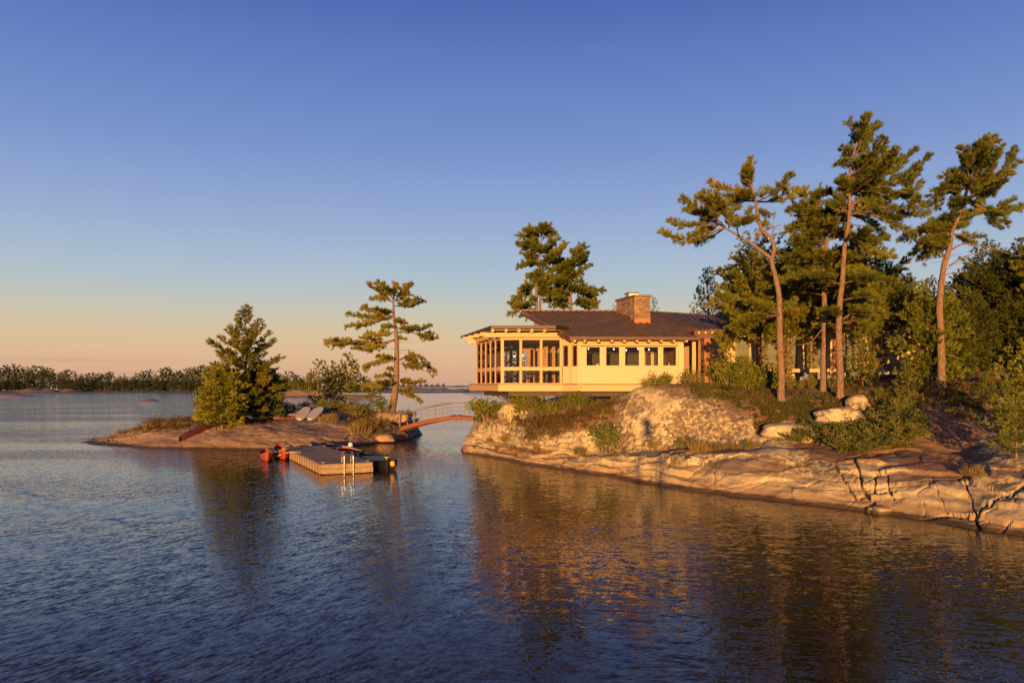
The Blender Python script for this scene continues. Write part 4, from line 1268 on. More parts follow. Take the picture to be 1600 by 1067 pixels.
def juniper_mesh(seed, h=0.7, r=1.0):
    rs = random.Random(seed); g = np.random.default_rng(seed)
    sm = MB(); CS, DS, LS, TI = [], [], [], []
    for i in range(34):
        a = rs.uniform(0, 6.283); e = rs.uniform(.12, 1.1)
        L = r * rs.uniform(.45, 1.05) * (1 - .3 * e)
        d = Vector((math.cos(a) + .25, math.sin(a) * .9, e * h * 1.1))
        p = [Vector((0, 0, 0)), d * L * .5 + Vector((0, 0, .05)), d * L + Vector((0, 0, .10 * L))]
        sp = cr_spline(p, .12)
        sm.tube(sp, [0.013 * (1 - .7 * k / (len(sp) - 1)) for k in range(len(sp))], 3, cap=False)
        cc2, dd, ll, _ = limb_foliage(sp, .13, .25, rs, .07, .055, 3, .35)
        b = rs.gauss(.5, .14)
        CS += cc2; DS += dd; LS += ll; TI += [min(1, max(0, b + rs.gauss(0, .12))) for _ in cc2]
    v, f, t = tuft_arrays(np.array([list(x) for x in CS]), np.array([list(x) for x in DS]), np.array(LS), 4, .024, .6, np.array(TI), g)
    return sm.mesh("stems", M['bark'], True), mesh_np("sprays", v, f, M['juniper'], tint=t)


def grass_mesh(seed, h=0.6, r=0.35, n=170, mat='grass'):
    g = np.random.default_rng(seed)
    a = g.uniform(0, 6.283, n); rr = r * np.sqrt(g.uniform(0, 1, n))
    c = np.stack([np.cos(a) * rr, np.sin(a) * rr, np.full(n, -.03)], 1)
    d = np.stack([np.cos(a) * rr * .8, np.sin(a) * rr * .8, np.full(n, .8)], 1) + g.normal(0, .14, (n, 3))
    v, f, t = tuft_arrays(c, d, h * g.uniform(.6, 1.1, n), 2, .012, .15, g.uniform(.2, 1, n), g)
    return mesh_np("blades", v, f, M[mat], tint=t)


LEAFY = [leafy_mesh(50), leafy_mesh(51, h=.8, r=.9), leafy_mesh(52, h=1.2, r=.7)]
HEATH = [leafy_mesh(60, n=500, h=.6, r=.8, mat='heath', leaf=.07, wid=.02), leafy_mesh(61, n=500, h=.5, r=.9, mat='heath', leaf=.07, wid=.02)]
JUNI = [juniper_mesh(70), juniper_mesh(71), juniper_mesh(72)]
GRASS = [grass_mesh(80), grass_mesh(81, .5, .4), grass_mesh(82, .7, .3)]
SAP = conifer_meshes("sap", 3.0, pl([(0, 1.1), (0.35, 1.15), (0.6, .8), (0.85, .45), (1, .1)]), 46, M['pine_light'], nlimb=60, tl=0.16, nb=8, width=0.022, step=0.14, per=3, gap=0.35, r0=.05, droop=.15)
BROOM = conifer_meshes("sap2", 3.0, pl([(0, .7), (0.4, .9), (0.7, .6), (1, .1)]), 47, M['leaf'], nlimb=50, tl=0.16, nb=6, width=0.04, step=0.16, per=2, gap=0.4, r0=.04, droop=.5)


def shrub(kind, px, py, s, label, group=None, sink=0.05, name=None, sz=1.0):
    p = hit(px, py)
    if p is None: return
    rz = random.uniform(0, 6.28)
    s *= random.uniform(.72, 1.2)
    p = p - Vector((0, 0, sink))
    if kind == 'grass':
        o = link(name or "grass_clump", random.choice(GRASS), None, p, rz, (s, s, s * sz))
        return tag(o, label, "grass", group)
    ms = random.choice({'leafy': LEAFY, 'heath': HEATH, 'juniper': JUNI}[kind]) if kind not in ('sap', 'broom') else (SAP if kind == 'sap' else BROOM)
    root = empty(name or {'leafy': "leafy_bush", 'heath': "heath_bush", 'juniper': "juniper_bush", 'sap': "pine_sapling", 'broom': "leafy_sapling"}[kind], p, label,
                 {'leafy': "bush", 'heath': "bush", 'juniper': "juniper", 'sap': "young tree", 'broom': "young tree"}[kind], group, rz)
    root.scale = (s, s, s * sz)
    link(ms[0].name.split('.')[0], ms[0], root)
    link(ms[1].name.split('.')[0], ms[1], root)
    return root


# beneath and beside the house deck
gl = "green bushes crowding under the screened porch"
for px, py, s in ((750, 664, 1.3), (762, 655, 1.4), (772, 650, 1.2), (785, 645, 1.2), (800, 643, 1.1), (815, 641, 1.1), (838, 645, .8), (852, 648, .7), (868, 646, .8), (888, 640, 1.0), (823, 652, 1.3), (834, 648, 1.5), (858, 640, .7), (875, 636, .6), (834, 640, 1.2), (752, 645, 1.2), (905, 640, .9), (925, 636, .8)):
    shrub('leafy', px, py, s, "leafy green bush on the bank below the screened porch", gl)
gh = "russet heath bushes on the bank below the house"
for px, py, s in ((825, 665, 1.1), (845, 672, 1.2), (862, 668, 1.1), (880, 662, 1.1), (900, 658, 1.1), (918, 654, 1.0), (935, 648, 1.0), (855, 685, 1.1), (838, 685, .9), (872, 680, 1.0), (895, 672, 1.0), (950, 640, .8), (915, 668, .8), (970, 632, .7), (815, 655, .8)):
    shrub('heath', px, py, s, "low russet heath bush on the rocky bank below the house", gh)
shrub('leafy', 946, 708, 1.35, "rounded leafy bush growing from the foot of the big rock dome's left flank", sz=1.1)
shrub('leafy', 1073, 700, .7, "small leafy bush in the crevice at the foot of the big rock dome")
shrub('leafy', 1168, 700, .5, "small low green bush in the trough right of the dome")
shrub('leafy', 742, 700, .35, "tiny leafy bush on the rock beside the footbridge end")
for px, py, s in ((800, 704, .9), (815, 706, .7), (840, 704, .8), (778, 702, .8), (905, 711, .9), (1092, 706, 1), (1105, 704, 1), (1120, 703, 1), (1135, 700, .8), (765, 690, .8), (1150, 700, .8), (790, 690, .8), (1023, 700, .7), (1180, 697, .7)):
    shrub('grass', px, py, s, "tuft of dry straw-coloured grass in a seam of the shore rock", "grass tufts on the shore rock")
# the scrub belt between dome and pines
gs = "scrub bushes between rock dome and tall pines"
for px, py, s in ((1010, 606, .7), (1025, 602, .8), (1040, 600, .7), (1085, 600, 1.2), (1098, 598, 1.5), (1112, 600, 1.5), (1125, 602, 1.5), (1140, 604, 1.6), (1155, 606, 1.6), (1170, 607, 1.6), (1186, 608, 1.5), (1200, 606, 1.5), (1235, 607, .8), (1250, 606, .7), (1268, 607, .7), (1075, 598, .9), (1108, 597, 1.9), (1132, 599, 2.0), (1160, 600, 2.0), (1183, 601, 1.8), (1295, 603, .9), (1333, 600, 1.0)):
    shrub('leafy', px, py, s, "green scrub bush between the rock dome and the tall pines", gs)
for px, py, s in ((1348, 604, 1.0), (1362, 606, .7)):
    shrub('broom', px, py, s, "bushy green sapling right of the tallest pine's trunk" if s == 1.0 else "smaller green sapling beside the bushy one right of the tallest pine")
shrub('sap', 1165, 607, 0.75, "small pine sapling in the scrub left of the forked pine's trunk")
gj = "juniper bushes sprawling over the rock edge"
for px, py, s in ((1262, 684, 1.0), (1285, 692, 1.2), (1305, 700, 1.2), (1325, 706, 1.1), (1300, 682, 1.2), (1325, 688, 1.3), (1350, 692, 1.3), (1375, 690, 1.2), (1345, 675, 1.3), (1370, 674, 1.3), (1395, 680, 1.3), (1410, 672, 1.3), (1390, 664, 1.2), (1420, 688, 1.0), (1345, 706, 1.0), (1318, 673, 1.1), (1425, 668, 1.0), (1280, 676, 1.0), (1400, 698, .9), (1366, 702, 1.0), (1246, 690, .7)):
    shrub('juniper', px, py, s, "sprawling grey-green juniper on the rock edge below the boulder", gj)
for px, py, s in ((1398, 652, .7), (1412, 645, .9), (1425, 640, .8), (1390, 640, .6), (1408, 632, .6)):
    shrub('leafy', px, py, s, "taller leafy bush above the sprawling juniper", "leafy bushes above the juniper")
shrub('broom', 1420, 628, .75, "golden-green pointed sapling above the leafy bushes", sz=.9)
shrub('broom', 1481, 636, .62, "golden-green pointed sapling alone beside the red-brown slope", sz=.9)
shrub('broom', 1444, 618, .45, "small golden sapling at the edge of the lawn before the bright young pine")
shrub('broom', 1540, 640, .5, "sparse seedling on the brown slope left of the right-edge pine sapling")
shrub('sap', 1588, 716, 0.80, "bright pine sapling at the right edge above the shore rock", sz=1.0)
shrub('sap', 1612, 690, 1.0, "taller pine sapling cut by the right edge of the view", sz=1.1)
for px, py, s in ((1500, 632, .4), (1520, 636, .4), (1550, 628, .45), (1575, 622, .5), (1460, 632, .4), (1380, 622, .6), (1510, 605, .5), (1540, 600, .55), (1575, 596, .6), (1600, 600, .7), (1525, 590, .6), (1560, 586, .6)):
    shrub('leafy', px, py, s, "low green bush on the shaded slope toward the right edge", "bushes on the right slope")
for px, py, s in ((1440, 628, 1), (1370, 632, 1), (1350, 630, 1), (1490, 645, .9), (1515, 655, .9), (1355, 617, 1), (1402, 612, 1), (1590, 640, 1), (1520, 742, .7)):
    shrub('grass', px, py, s, "tuft of tall pale grass on the soil among the bushes", "grass tufts on the soil")
# island
for px, py, s in ((232, 668, 1.1), (243, 666, 1.3), (255, 664, 1.4), (268, 663, 1.4), (280, 662, 1.3), (292, 661, 1.2), (220, 671, .9), (208, 674, .8), (196, 677, .7), (302, 660, 1.2)):
    shrub('heath', px, py, s, "rusty low bush along the left back edge of the island", "rusty bushes on the island's left end")
for px, py, s in ((188, 678, 1.0), (212, 674, 1.2), (236, 669, 1.2), (262, 666, 1.2), (285, 664, 1.1)):
    shrub('grass', px, py, s, "tawny grass tuft along the left back edge of the island", "grass tufts on the island's left end")
for px, py, s in ((338, 661, 1.1), (352, 662, 1.2), (366, 661, 1.0), (322, 661, 1.1), (380, 659, 1.0), (400, 656, 1.1), (415, 654, 1.1)):
    shrub('leafy', px, py, s, "bright green bush at the foot of the island pines", "bushes round the island pines' feet")
for px, py, s in ((462, 644, 1.0), (478, 645, 1.2), (492, 642, 1.0), (508, 640, 1.0), (523, 639.5, 1.0), (538, 640, .9), (448, 648, 1.0)):
    shrub('leafy', px, py, s, "dark green bush on the island's back crest behind the boards", "bushes on the island's back crest")
for px, py, s in ((556, 652, 1.2), (568, 650, 1.4), (582, 649, 1.4), (595, 648, 1.3), (607, 647, 1.0)):
    shrub('leafy', px, py, s, "yellow-green bush left of the flat-topped pine's foot", "bushes left of the flat-topped pine")
for px, py, s in ((628, 655, 1.3), (638, 660, 1.2), (646, 666, 1.0)):
    shrub('leafy', px, py, s, "dark bush between the flat-topped pine and the footbridge", "bushes at the island end of the footbridge")
for px, py, s in ((560, 676, 1.6), (570, 678, 1.8), (580, 674, 1.8), (566, 668, 1.6), (590, 668, 1.5), (602, 664, 1.2)):
    shrub('grass', px, py, s, "tall orange-green grass in the island hollow behind the boats", "tall grass in the island hollow")
for px, py, s in ((578, 680, 1.3), (588, 676, 1.2), (572, 668, 1.2)):
    shrub('heath', px, py, s, "rusty bush in the island hollow behind the boats", "rusty bushes in the island hollow")
for px, py, s in ((512, 658, 1.0), (520, 658, 1.0), (505, 659, .9)):
    shrub('grass', px, py, s, "golden grass tuft right of the pale boards", "golden grass beside the boards")

# ground cover: one uncountable carpet per bank
def carpet(name, regions, mat, label, leaf=0.10, wid=0.03, seed=90, up=0.10):
    rs = random.Random(seed); g = np.random.default_rng(seed)
    c, t = [], []
    for (x0, y0, x1, y1, n, xs) in regions:
        for _ in range(n):
            u = rs.random()
            px = x0 + (x1 - x0) * u
            py = y0 + (y1 - y0) * u + rs.gauss(0, 1) * xs
            if noise.noise(Vector((px * .045, py * .12, seed))) < -0.12: continue
            p = hit(px, py)
            if p is None or p.z < .5: continue
            c.append((p.x, p.y, p.z + rs.uniform(-.01, up)))
            t.append(min(1, max(0, .5 + .5 * noise.noise(Vector((p.x * .5, p.y * .5, 3))) + rs.gauss(0, .18))))
    c = np.array(c)
    d = g.normal(0, .5, c.shape) + np.array([0, 0, 1.0])
    v, f, tt = tuft_arrays(c, d, np.full(len(c), leaf) * g.uniform(.6, 1.4, len(c)), 7, wid, .8, np.array(t), g)
    o = link(name, mesh_np(name, v, f, M[mat], tint=tt))
    return tag(o, label, "plants", kind='stuff')


carpet("ground_cover", [(1080, 604, 1300, 640, 9000, 7), (1150, 622, 1290, 650, 6000, 7), (1180, 660, 1260, 640, 2500, 9), (1280, 628, 1440, 625, 6000, 9), (1380, 650, 1420, 640, 1500, 8)], 'cover', "low green and russet carpet plants on the soil below the tall pines", .13, .035)
carpet("ground_cover", [(820, 668, 960, 636, 3500, 8), (760, 650, 830, 640, 1200, 6)], 'heath', "low heath carpet on the bank below the house", .12, .03, seed=91)
carpet("ground_cover", [(1440, 612, 1620, 600, 4000, 8), (1560, 650, 1620, 640, 600, 6), (1480, 640, 1560, 632, 700, 5)], 'cover', "dark low carpet plants on the shaded slope at the right", .12, .035, seed=92)
carpet("ground_cover", [(215, 670, 420, 656, 1600, 2.5), (440, 644, 560, 640, 2500, 2.5), (545, 655, 640, 650, 1200, 4)], 'heath', "low dry carpet plants on the island crest", .14, .04, seed=93)

# ---------------------------------------------------------------- the house
house = empty("lake_house", (4.0, 46.0, 4.5), "low cream house with brown metal roof, stone chimney and glazed corner porch over the rock", "house")
HB = Vector(house.location)


class HM(MB):
    """mesh in world coordinates, linked under the house"""
    def put(self, name, mat, parent=None, smooth=False):
        par = parent or house
        off = HB
        self.v = [(x - off.x, y - off.y, z - off.z) for x, y, z in self.v]
        return link(name, self.mesh(name, mat, smooth), par)


def hx(px, D): return (px - 800) * D / F
def hz(py, D): return H - (py - HZ) * D / F


FL = 4.5
# floor platform
deck = [(-.82, 45.7), (3.0, 45.7), (3.9, 45.05), (11.4, 45.05), (13.0, 53), (-2.95, 53), (-2.64, 52.0)]
m = HM(); m.prism(deck, 4.12, 4.49); m.put("deck_fascia", M['cream2'])
m = HM(); m.prism([(x * 1.0 + (-.05 if x < 0 else .05), y - .05) for x, y in deck], 4.492, 4.55); m.put("deck_floor", M['wood_red'])
m = HM(); m.prism([(-.2, 46.5), (11, 46.2), (12, 52), (-1.9, 52)], 3.80, 4.118); m.put("floor_beam", M['wood_dark'])
for x, y in ((1.15, 47.0), (3.4, 46.9), (6.2, 46.9), (0.2, 50.5), (3.4, 50.5)):
    g = ground(x, y, land_bv)
    m = HM(); m.box(x - .2, x + .2, y - .2, y + .2, g - .3, 3.80); m.put("pier", M['wood_dark'])

# porch glazing
PL0, PL1 = Vector((-.65, 46, 0)), Vector((-2.33, 51.5, 0))


def wall_bar(a, b, t0, t1, z0, z1, thick, name, mat, out=0.0):
    """upright bar of a wall running a->b between fractions t0,t1"""
    d = (b - a); n = Vector((d.y, -d.x, 0)).normalized()
    p, q = a + d * t0 + n * out, a + d * t1 + n * out
    h = n * thick / 2
    m = HM()
    m.prism([tuple((p + h)[:2]), tuple((q + h)[:2]), tuple((q - h)[:2]), tuple((p - h)[:2])], z0, z1)
    return m.put(name, mat)


PF0, PF1 = Vector((-.65, 46, 0)), Vector((2.97, 46, 0))
ZS0, ZS1, ZH, ZB = 5.35, 5.56, 7.18, 4.60
Lf = (PF1 - PF0).length; Ll = (PL1 - PL0).length
fposts = [(-.575 + .65) / 3.62, (.525 + .65) / 3.62, (1.744 + .65) / 3.62, (2.93 + .65) / 3.62]
for i, t in enumerate(fposts):
    w = (.085 if i == 0 else .055) / Lf
    wall_bar(PF0, PF1, t - w, t + w, 4.55, ZH + .12, .14, "post", M['cream2'])
for i in range(1, 6):
    t = .2 * i
    w = .055 / Ll
    wall_bar(PL0, PL1, t - w, t + w, 4.55, ZH + .12, .14, "post", M['cream2'])
for A_, B_, ts, L_ in ((PF0, PF1, fposts, Lf), (PL0, PL1, [0.0, .2, .4, .6, .8, 1.0], Ll)):
    for t0, t1 in zip(ts[:-1], ts[1:]):
        a, b = t0 + .06 / L_, t1 - .06 / L_
        wall_bar(A_, B_, a, b, ZS0, ZS1, .10, "rail", M['cream2'])
        wall_bar(A_, B_, a, b, 4.55, ZB, .10, "rail", M['cream2'])
        wall_bar(A_, B_, a, b, ZH, ZH + .12, .10, "rail", M['cream2'])
        for z0, z1, mm in ((ZS1, ZH, 'up'), (ZB, ZS0, 'lo')):
            pn = wall_bar(A_, B_, a + .02 / L_, b - .02 / L_, z0 + .02, z1 - .02, .012, "pane", M['glass'])
            wall_bar(A_, B_, a, a + .03 / L_, z0, z1, .05, "window_frame", M['wood_red'])
            wall_bar(A_, B_, b - .03 / L_, b, z0, z1, .05, "window_frame", M['wood_red'])
# beams over the glass, roof slab, rafter tails
m = HM(); m.beam((-1.65, 45.75, 7.46), (3.3, 45.75, 7.46), .16, .26); m.put("porch_beam", M['cream2'])
m = HM(); m.beam((-1.05, 45.95, 7.42), (-2.75, 52.3, 7.38), .16, .26); m.put("porch_beam", M['cream2'])
m = HM(); m.beam((-2.9, 50.9, 7.32), (-1.6, 50.9, 7.36), .18, .26); m.put("porch_beam", M['cream2'])
for px in (770, 791, 811, 831, 851):
    x = hx(px, 45.3)
    m = HM(); m.beam((x, 45.05, 7.68), (x - .15, 47.4, 7.70), .16, .17); m.put("rafter_tail", M['cream2'])
for k in range(4):
    y = 46.9 + k * 1.5
    x = -.9 - (y - 46) * .305
    m = HM(); m.beam((x - .75, y, 7.62), (x + .5, y, 7.66), .14, .15); m.put("rafter_tail", M['cream2'])
proof = [(-3.55, 53.0), (-1.22, 44.9), (2.55, 44.75), (3.2, 45.6), (3.9, 47.5), (4.0, 53)]
m = HM(); m.prism(proof, [7.72, 7.77, 7.76, 7.76, 7.76, 7.72], [7.84, 7.96, 7.95, 7.95, 7.95, 7.90]); m.put("porch_roof", M['roof_edge'])
m = HM(); m.prism([(x * .985 + .02, y + .15) for x, y in proof], 7.69, 7.715); m.put("soffit", M['cream2'])
m = HM(); m.prism([(-.7, 46.15), (3.0, 46.15), (3.85, 51.8), (-2.3, 51.8)], 7.24, 7.28); m.put("porch_ceiling", M['ceiling'])
# inner walls of the porch
for x0, x1, mat_ in ((1.55, 2.35, 'wood_in'), (3.2, 4.0, 'wood_in'), (0.3, .55, 'wood_in')):
    m = HM(); m.box(x0, x1, 51.6, 51.75, 4.55, 7.24); m.put("inner_wall", M[mat_])
m = HM(); m.box(2.35, 3.2, 51.5, 51.6, 4.55, 6.7); d = m.put("inner_door", M['wood_dark'])
m = HM(); m.beam((3.05, 47.2, 5.9), (3.55, 51.5, 5.9), .12, 2.66); m.put("inner_wall", M['wood_in'])
m = HM(); m.box(-2.3, 4.0, 51.78, 51.84, 6.75, 7.24); m.put("inner_wall", M['wood_in'])
for x0, x1 in ((.97, 1.50), (2.10, 2.36), (2.62, 2.84), (-.16, .04)):
    m = HM(); m.box(x0, x1, 50.4, 50.55, 4.55, 7.2 if x1 - x0 < .4 else 6.8); m.put("inner_panel", M['wood_in'])
for x in (-2.2, -1.3, -.4):
    m = HM(); m.box(x - .05, x + .05, 51.6, 51.72, 4.55, 7.2); m.put("post", M['cream2'])

# angled siding wall between porch and kitchen
AW0, AW1 = Vector((3.02, 46.0, 0)), Vector((3.97, 45.45, 0))
for k in range(8):
    z = 4.56 + k * .13
    wall_bar(AW0, AW1, 0.03, .97, z, z + .122, .10, "siding_board", M['cream'], out=.004 * (k % 2))
for t0, t1 in ((.10, .34), (.66, .88)):
    wall_bar(AW0, AW1, t0, t1, 5.62, 6.80, .012, "pane", M['glass'])
    for a, b, z0, z1 in ((t0 - .04, t0, 5.58, 6.84), (t1, t1 + .04, 5.58, 6.84), (t0, t1, 5.58, 5.62), (t0, t1, 6.80, 6.84)):
        wall_bar(AW0, AW1, a, b, z0, z1, .13, "window_frame", M['wood_red'])
wall_bar(AW0, AW1, .42, .58, 4.56, 7.0, .22, "post", M['cream2'])
for t0, t1 in ((0, .06), (.38, .42), (.58, .62), (.92, 1)):
    wall_bar(AW0, AW1, t0, t1, 5.60, 6.84, .09, "wall_panel", M['cream'])
wall_bar(AW0, AW1, 0, 1, 6.842, 7.2, .12, "wall_panel", M['cream2'])

# kitchen wall with five windows and clapboards
KY = 45.5
KX0, KX1 = hx(904.5, KY), hx(1068, KY)
wins = [(hx(a, KY), hx(b, KY)) for a, b in ((916.3, 937.3), (947, 967.7), (976.6, 998.6), (1006.5, 1028.4), (1036, 1056.3))]
WZ0, WZ1 = hz(572.2, KY), hz(541.2, KY)
wtop = 6.98
nb_ = 8
bh = (WZ0 - .06 - 4.56) / nb_


def board(x0, x1, z0, z1, y=KY):
    m = HM()
    m.v = [(x0, y - .028, z0), (x1, y - .028, z0), (x1, y - .008, z1), (x0, y - .008, z1), (x0, y + .05, z0), (x1, y + .05, z0), (x1, y + .05, z1), (x0, y + .05, z1)]
    m.f = [(0, 1, 2, 3), (0, 4, 5, 1), (3, 2, 6, 7), (0, 3, 7, 4), (1, 5, 6, 2), (4, 7, 6, 5)]
    return m.put("siding_board", M['cream'])


for k in range(nb_):
    board(KX0 + .10, KX1 - .32, 4.56 + k * bh, 4.56 + (k + 1) * bh - .006)
piers = [(KX0 + .10, wins[0][0] - .05)] + [(wins[i][1] + .05, wins[i + 1][0] - .05) for i in range(4)] + [(wins[4][1] + .05, KX1 - .32)]
nz_ = 9
ph = (WZ1 - WZ0) / nz_
for x0, x1 in piers:
    for k in range(nz_):
        board(x0, x1, WZ0 + k * ph, WZ0 + (k + 1) * ph - .006)
for x0, x1 in ((KX0 - .06, KX0 + .09), (KX1 - .31, KX1)):
    m = HM(); m.box(x0, x1, KY - .05, KY + .12, 4.55, wtop); m.put("corner_board", M['cream'])
m = HM(); m.box(KX0 + .1, KX1 - .32, KY - .045, KY + .06, WZ0 - .058, WZ0 - .004); m.put("sill", M['cream'])
m = HM(); m.box(KX0 + .095, KX1 - .315, KY - .035, KY + .1, WZ1 + .04, wtop); m.put("header_board", M['cream2'])
for x0, x1 in wins:
    m = HM()
    for a, b, c, d in ((x0 - .048, x0, WZ0, WZ1), (x1, x1 + .048, WZ0, WZ1), (x0, x1, WZ0, WZ0 + .04), (x0, x1, WZ1 - .04, WZ1)):
        m.box(a, b, KY - .04, KY + .10, c, d)
    w = m.put("window_frame", M['cream'])
    m = HM(); m.box(x0, x1, KY + .035, KY + .047, WZ0 + .04, WZ1 - .04)
    m.put("pane", M['glass'])
m = HM(); m.box(KX0 - .1, KX1 + .1, 45.35, 45.6, 6.985, 7.12); m.put("wall_plate", M['cream2'])
# kitchen interior
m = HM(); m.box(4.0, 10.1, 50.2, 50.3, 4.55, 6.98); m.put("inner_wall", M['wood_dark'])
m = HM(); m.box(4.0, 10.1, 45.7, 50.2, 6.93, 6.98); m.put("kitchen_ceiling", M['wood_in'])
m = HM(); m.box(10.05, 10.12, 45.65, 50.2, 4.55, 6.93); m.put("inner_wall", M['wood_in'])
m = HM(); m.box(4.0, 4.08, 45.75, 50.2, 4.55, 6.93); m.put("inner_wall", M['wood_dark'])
m = HM(); m.box(8.45, 8.7, 50.05, 50.18, 4.55, 6.6); m.box(9.05, 9.25, 50.05, 50.18, 4.55, 6.6); m.box(8.45, 9.25, 50.05, 50.18, 6.6, 6.75); m.put("pale_glow_frame", M['cream'])  # pale frame added on the back wall for the glow in the fourth window
m = HM(); m.box(4.6, 9.8, 46.0, 46.5, 5.30, 5.42); m.put("counter", M['wood_in'])
for x0, x1, z1 in ((5.0, 5.3, 5.75), (6.35, 6.5, 5.6), (6.6, 6.72, 5.7), (8.3, 8.4, 5.65), (8.9, 9.2, 5.7), (9.4, 9.5, 5.8)):
    m = HM(); m.tube([((x0 + x1) / 2, 46.25, 5.421), ((x0 + x1) / 2, 46.25, (5.42 + z1) / 2), ((x0 + x1) / 2, 46.25, z1)], [(x1 - x0) / 2, (x1 - x0) / 2 * .9, (x1 - x0) / 4], 10)
    ob = m.put("jar", M['white'])
    mw = ob.matrix_local.copy()
    ob.parent = None
    ob.location = HB
    tag(ob, "pale jar on the counter behind the kitchen windows", "jar", "jars on the kitchen counter")


def pendant(px, py, D, label):
    p = P(px, py, D)
    r = empty("pendant_lamp", p, label, "lamp", "lit lamps inside the house")
    m = MB(); m.tube([(0, 0, -.05), (0, 0, -.02), (0, 0, .03), (0, 0, .05)], [.012, .034, .034, .012], 8)
    m.build("bulb", M['lamp'], r, True)
    m = MB(); m.tube([(0, 0, .055), (0, 0, .35)], .01, 4); m.build("cord", M['black_hull'], r)


for i, (px, py) in enumerate(((919.5, 545), (959, 545.5), (978.5, 547), (996.8, 545), (1014, 546), (1033.5, 546))):
    pendant(px, py, 47.0, ("lit bulb behind the %s kitchen window from the porch" % ("first", "second", "third", "third", "fourth", "fourth")[i]) + (", hung at its left side" if i in (2,) else ", hung at its right side" if i in (3, 5) else ""))
pendant(804, 556.5, 49.5, "lit bulb hanging in the porch's front left pane")
pendant(816.5, 555.3, 49.2, "lit bulb hanging beside the second porch post from the left")
# porch furniture
tb = empty("dining_table", (.9, 48.4, 4.55), "long wooden table standing in the glazed porch", "table")
m = MB(); m.box(-1.3, 1.3, -.45, .45, .70, .75); m.build("tabletop", M['wood_in'], tb)
for sx in (-1.2, 1.12):
    for sy in (-.38, .30):
        m = MB(); m.box(sx, sx + .08, sy, sy + .08, 0, .70); m.build("leg", M['wood_dark'], tb)
chair0 = None
for k, (x, y, rz) in enumerate(((-.1, 47.75, 0), (.6, 47.7, .1), (1.3, 47.75, -.1), (2.0, 47.75, 0), (-.1, 49.1, 3.1), (.7, 49.1, 3.2), (1.5, 49.1, 3.14))):
    lab = "slatted dining chair at the porch table, " + ("front row, " if k < 4 else "back row, ") + ("leftmost", "second from left", "third from left", "rightmost", "leftmost", "middle", "rightmost")[k]
    r = empty("dining_chair", (x, y, 4.55), lab, "chair", "chairs round the porch table", rz)
    if chair0 is None:
        parts = []
        m = MB(); m.box(-.22, .22, -.22, .22, .43, .46); parts.append(("seat", m.mesh("seat", M['wood_dark'])))
        for sx in (-.21, .17):
            for sy in (-.21, .17):
                m = MB(); m.box(sx, sx + .04, sy, sy + .04, 0, .43); parts.append(("leg", m.mesh("leg", M['wood_dark'])))
        m = MB()
        for j in range(5): m.box(-.21 + j * .095, -.18 + j * .095, -.22, -.19, .46, .92)
        m.box(-.22, .22, -.225, -.185, .92, .98)
        parts.append(("backrest", m.mesh("backrest", M['wood_dark'])))
        chair0 = parts
    for nme, me in chair0: link(nme, me, r)

# main roof: standing seam sheets between eave and ridge
sdir = Vector((-2.7, 6.7, 2.14))
E1, E2 = Vector((3.32, 44.3, 7.27)), Vector((10.85, 44.3, 7.24))


def strips(e0, e1, r0_, r1_, n, name="roof_sheet", thick=.07):
    for i in range(n):
        a0, a1 = e0.lerp(e1, i / n), e0.lerp(e1, (i + 1) / n)
        b0, b1 = r0_.lerp(r1_, i / n), r0_.lerp(r1_, (i + 1) / n)
        m = HM()
        dn = Vector((0, 0, -thick))
        gap = (a1 - a0).normalized() * .004
        q = [a0 + gap, a1 - gap, b1 - gap, b0 + gap]
        m.v = [tuple(p) for p in q] + [tuple(p + dn) for p in q]
        m.f = [(0, 1, 2, 3), (7, 6, 5, 4), (0, 4, 5, 1), (1, 5, 6, 2), (2, 6, 7, 3), (3, 7, 4, 0)]
        up = Vector((0, 0, .028))
        m.beam(a0 + up + gap * 6, b0 + up + gap * 6, .045, .075)
        m.put(name, M['roof'])


strips(E1, E2, E1 + sdir, E2 + sdir, 19)
RK = E2.lerp(E2 + sdir, .35)
V1, V2 = Vector((12.5, 48.3, 7.95)), Vector((12.9, 53.4, 9.36))
strips(RK + Vector((.02, 0, -.01)), V1, E2 + sdir + Vector((.02, 0, 0)), V2, 8)
W1, W2 = Vector((19.0, 49.4, 8.1)), Vector((20.8, 54.2, 9.7))
strips(V1 + Vector((.03, 0, 0)), W1, V2 + Vector((.03, 0, 0)), W2, 16)
m = HM(); m.beam(V1 + Vector((0, -.02, .03)), V2 + Vector((0, 0, .04)), .16, .05); m.put("valley_flashing", M['roof'])
m = HM(); m.beam(E1 + sdir + Vector((0, .05, .03)), E2 + sdir + Vector((0, .05, .03)), .22, .08); m.put("ridge_cap", M['roof'])
m = HM(); m.beam(E2 + sdir + Vector((0.05, .05, .03)), V2 + Vector((0, .05, .03)), .22, .08); m.put("ridge_cap", M['roof'])
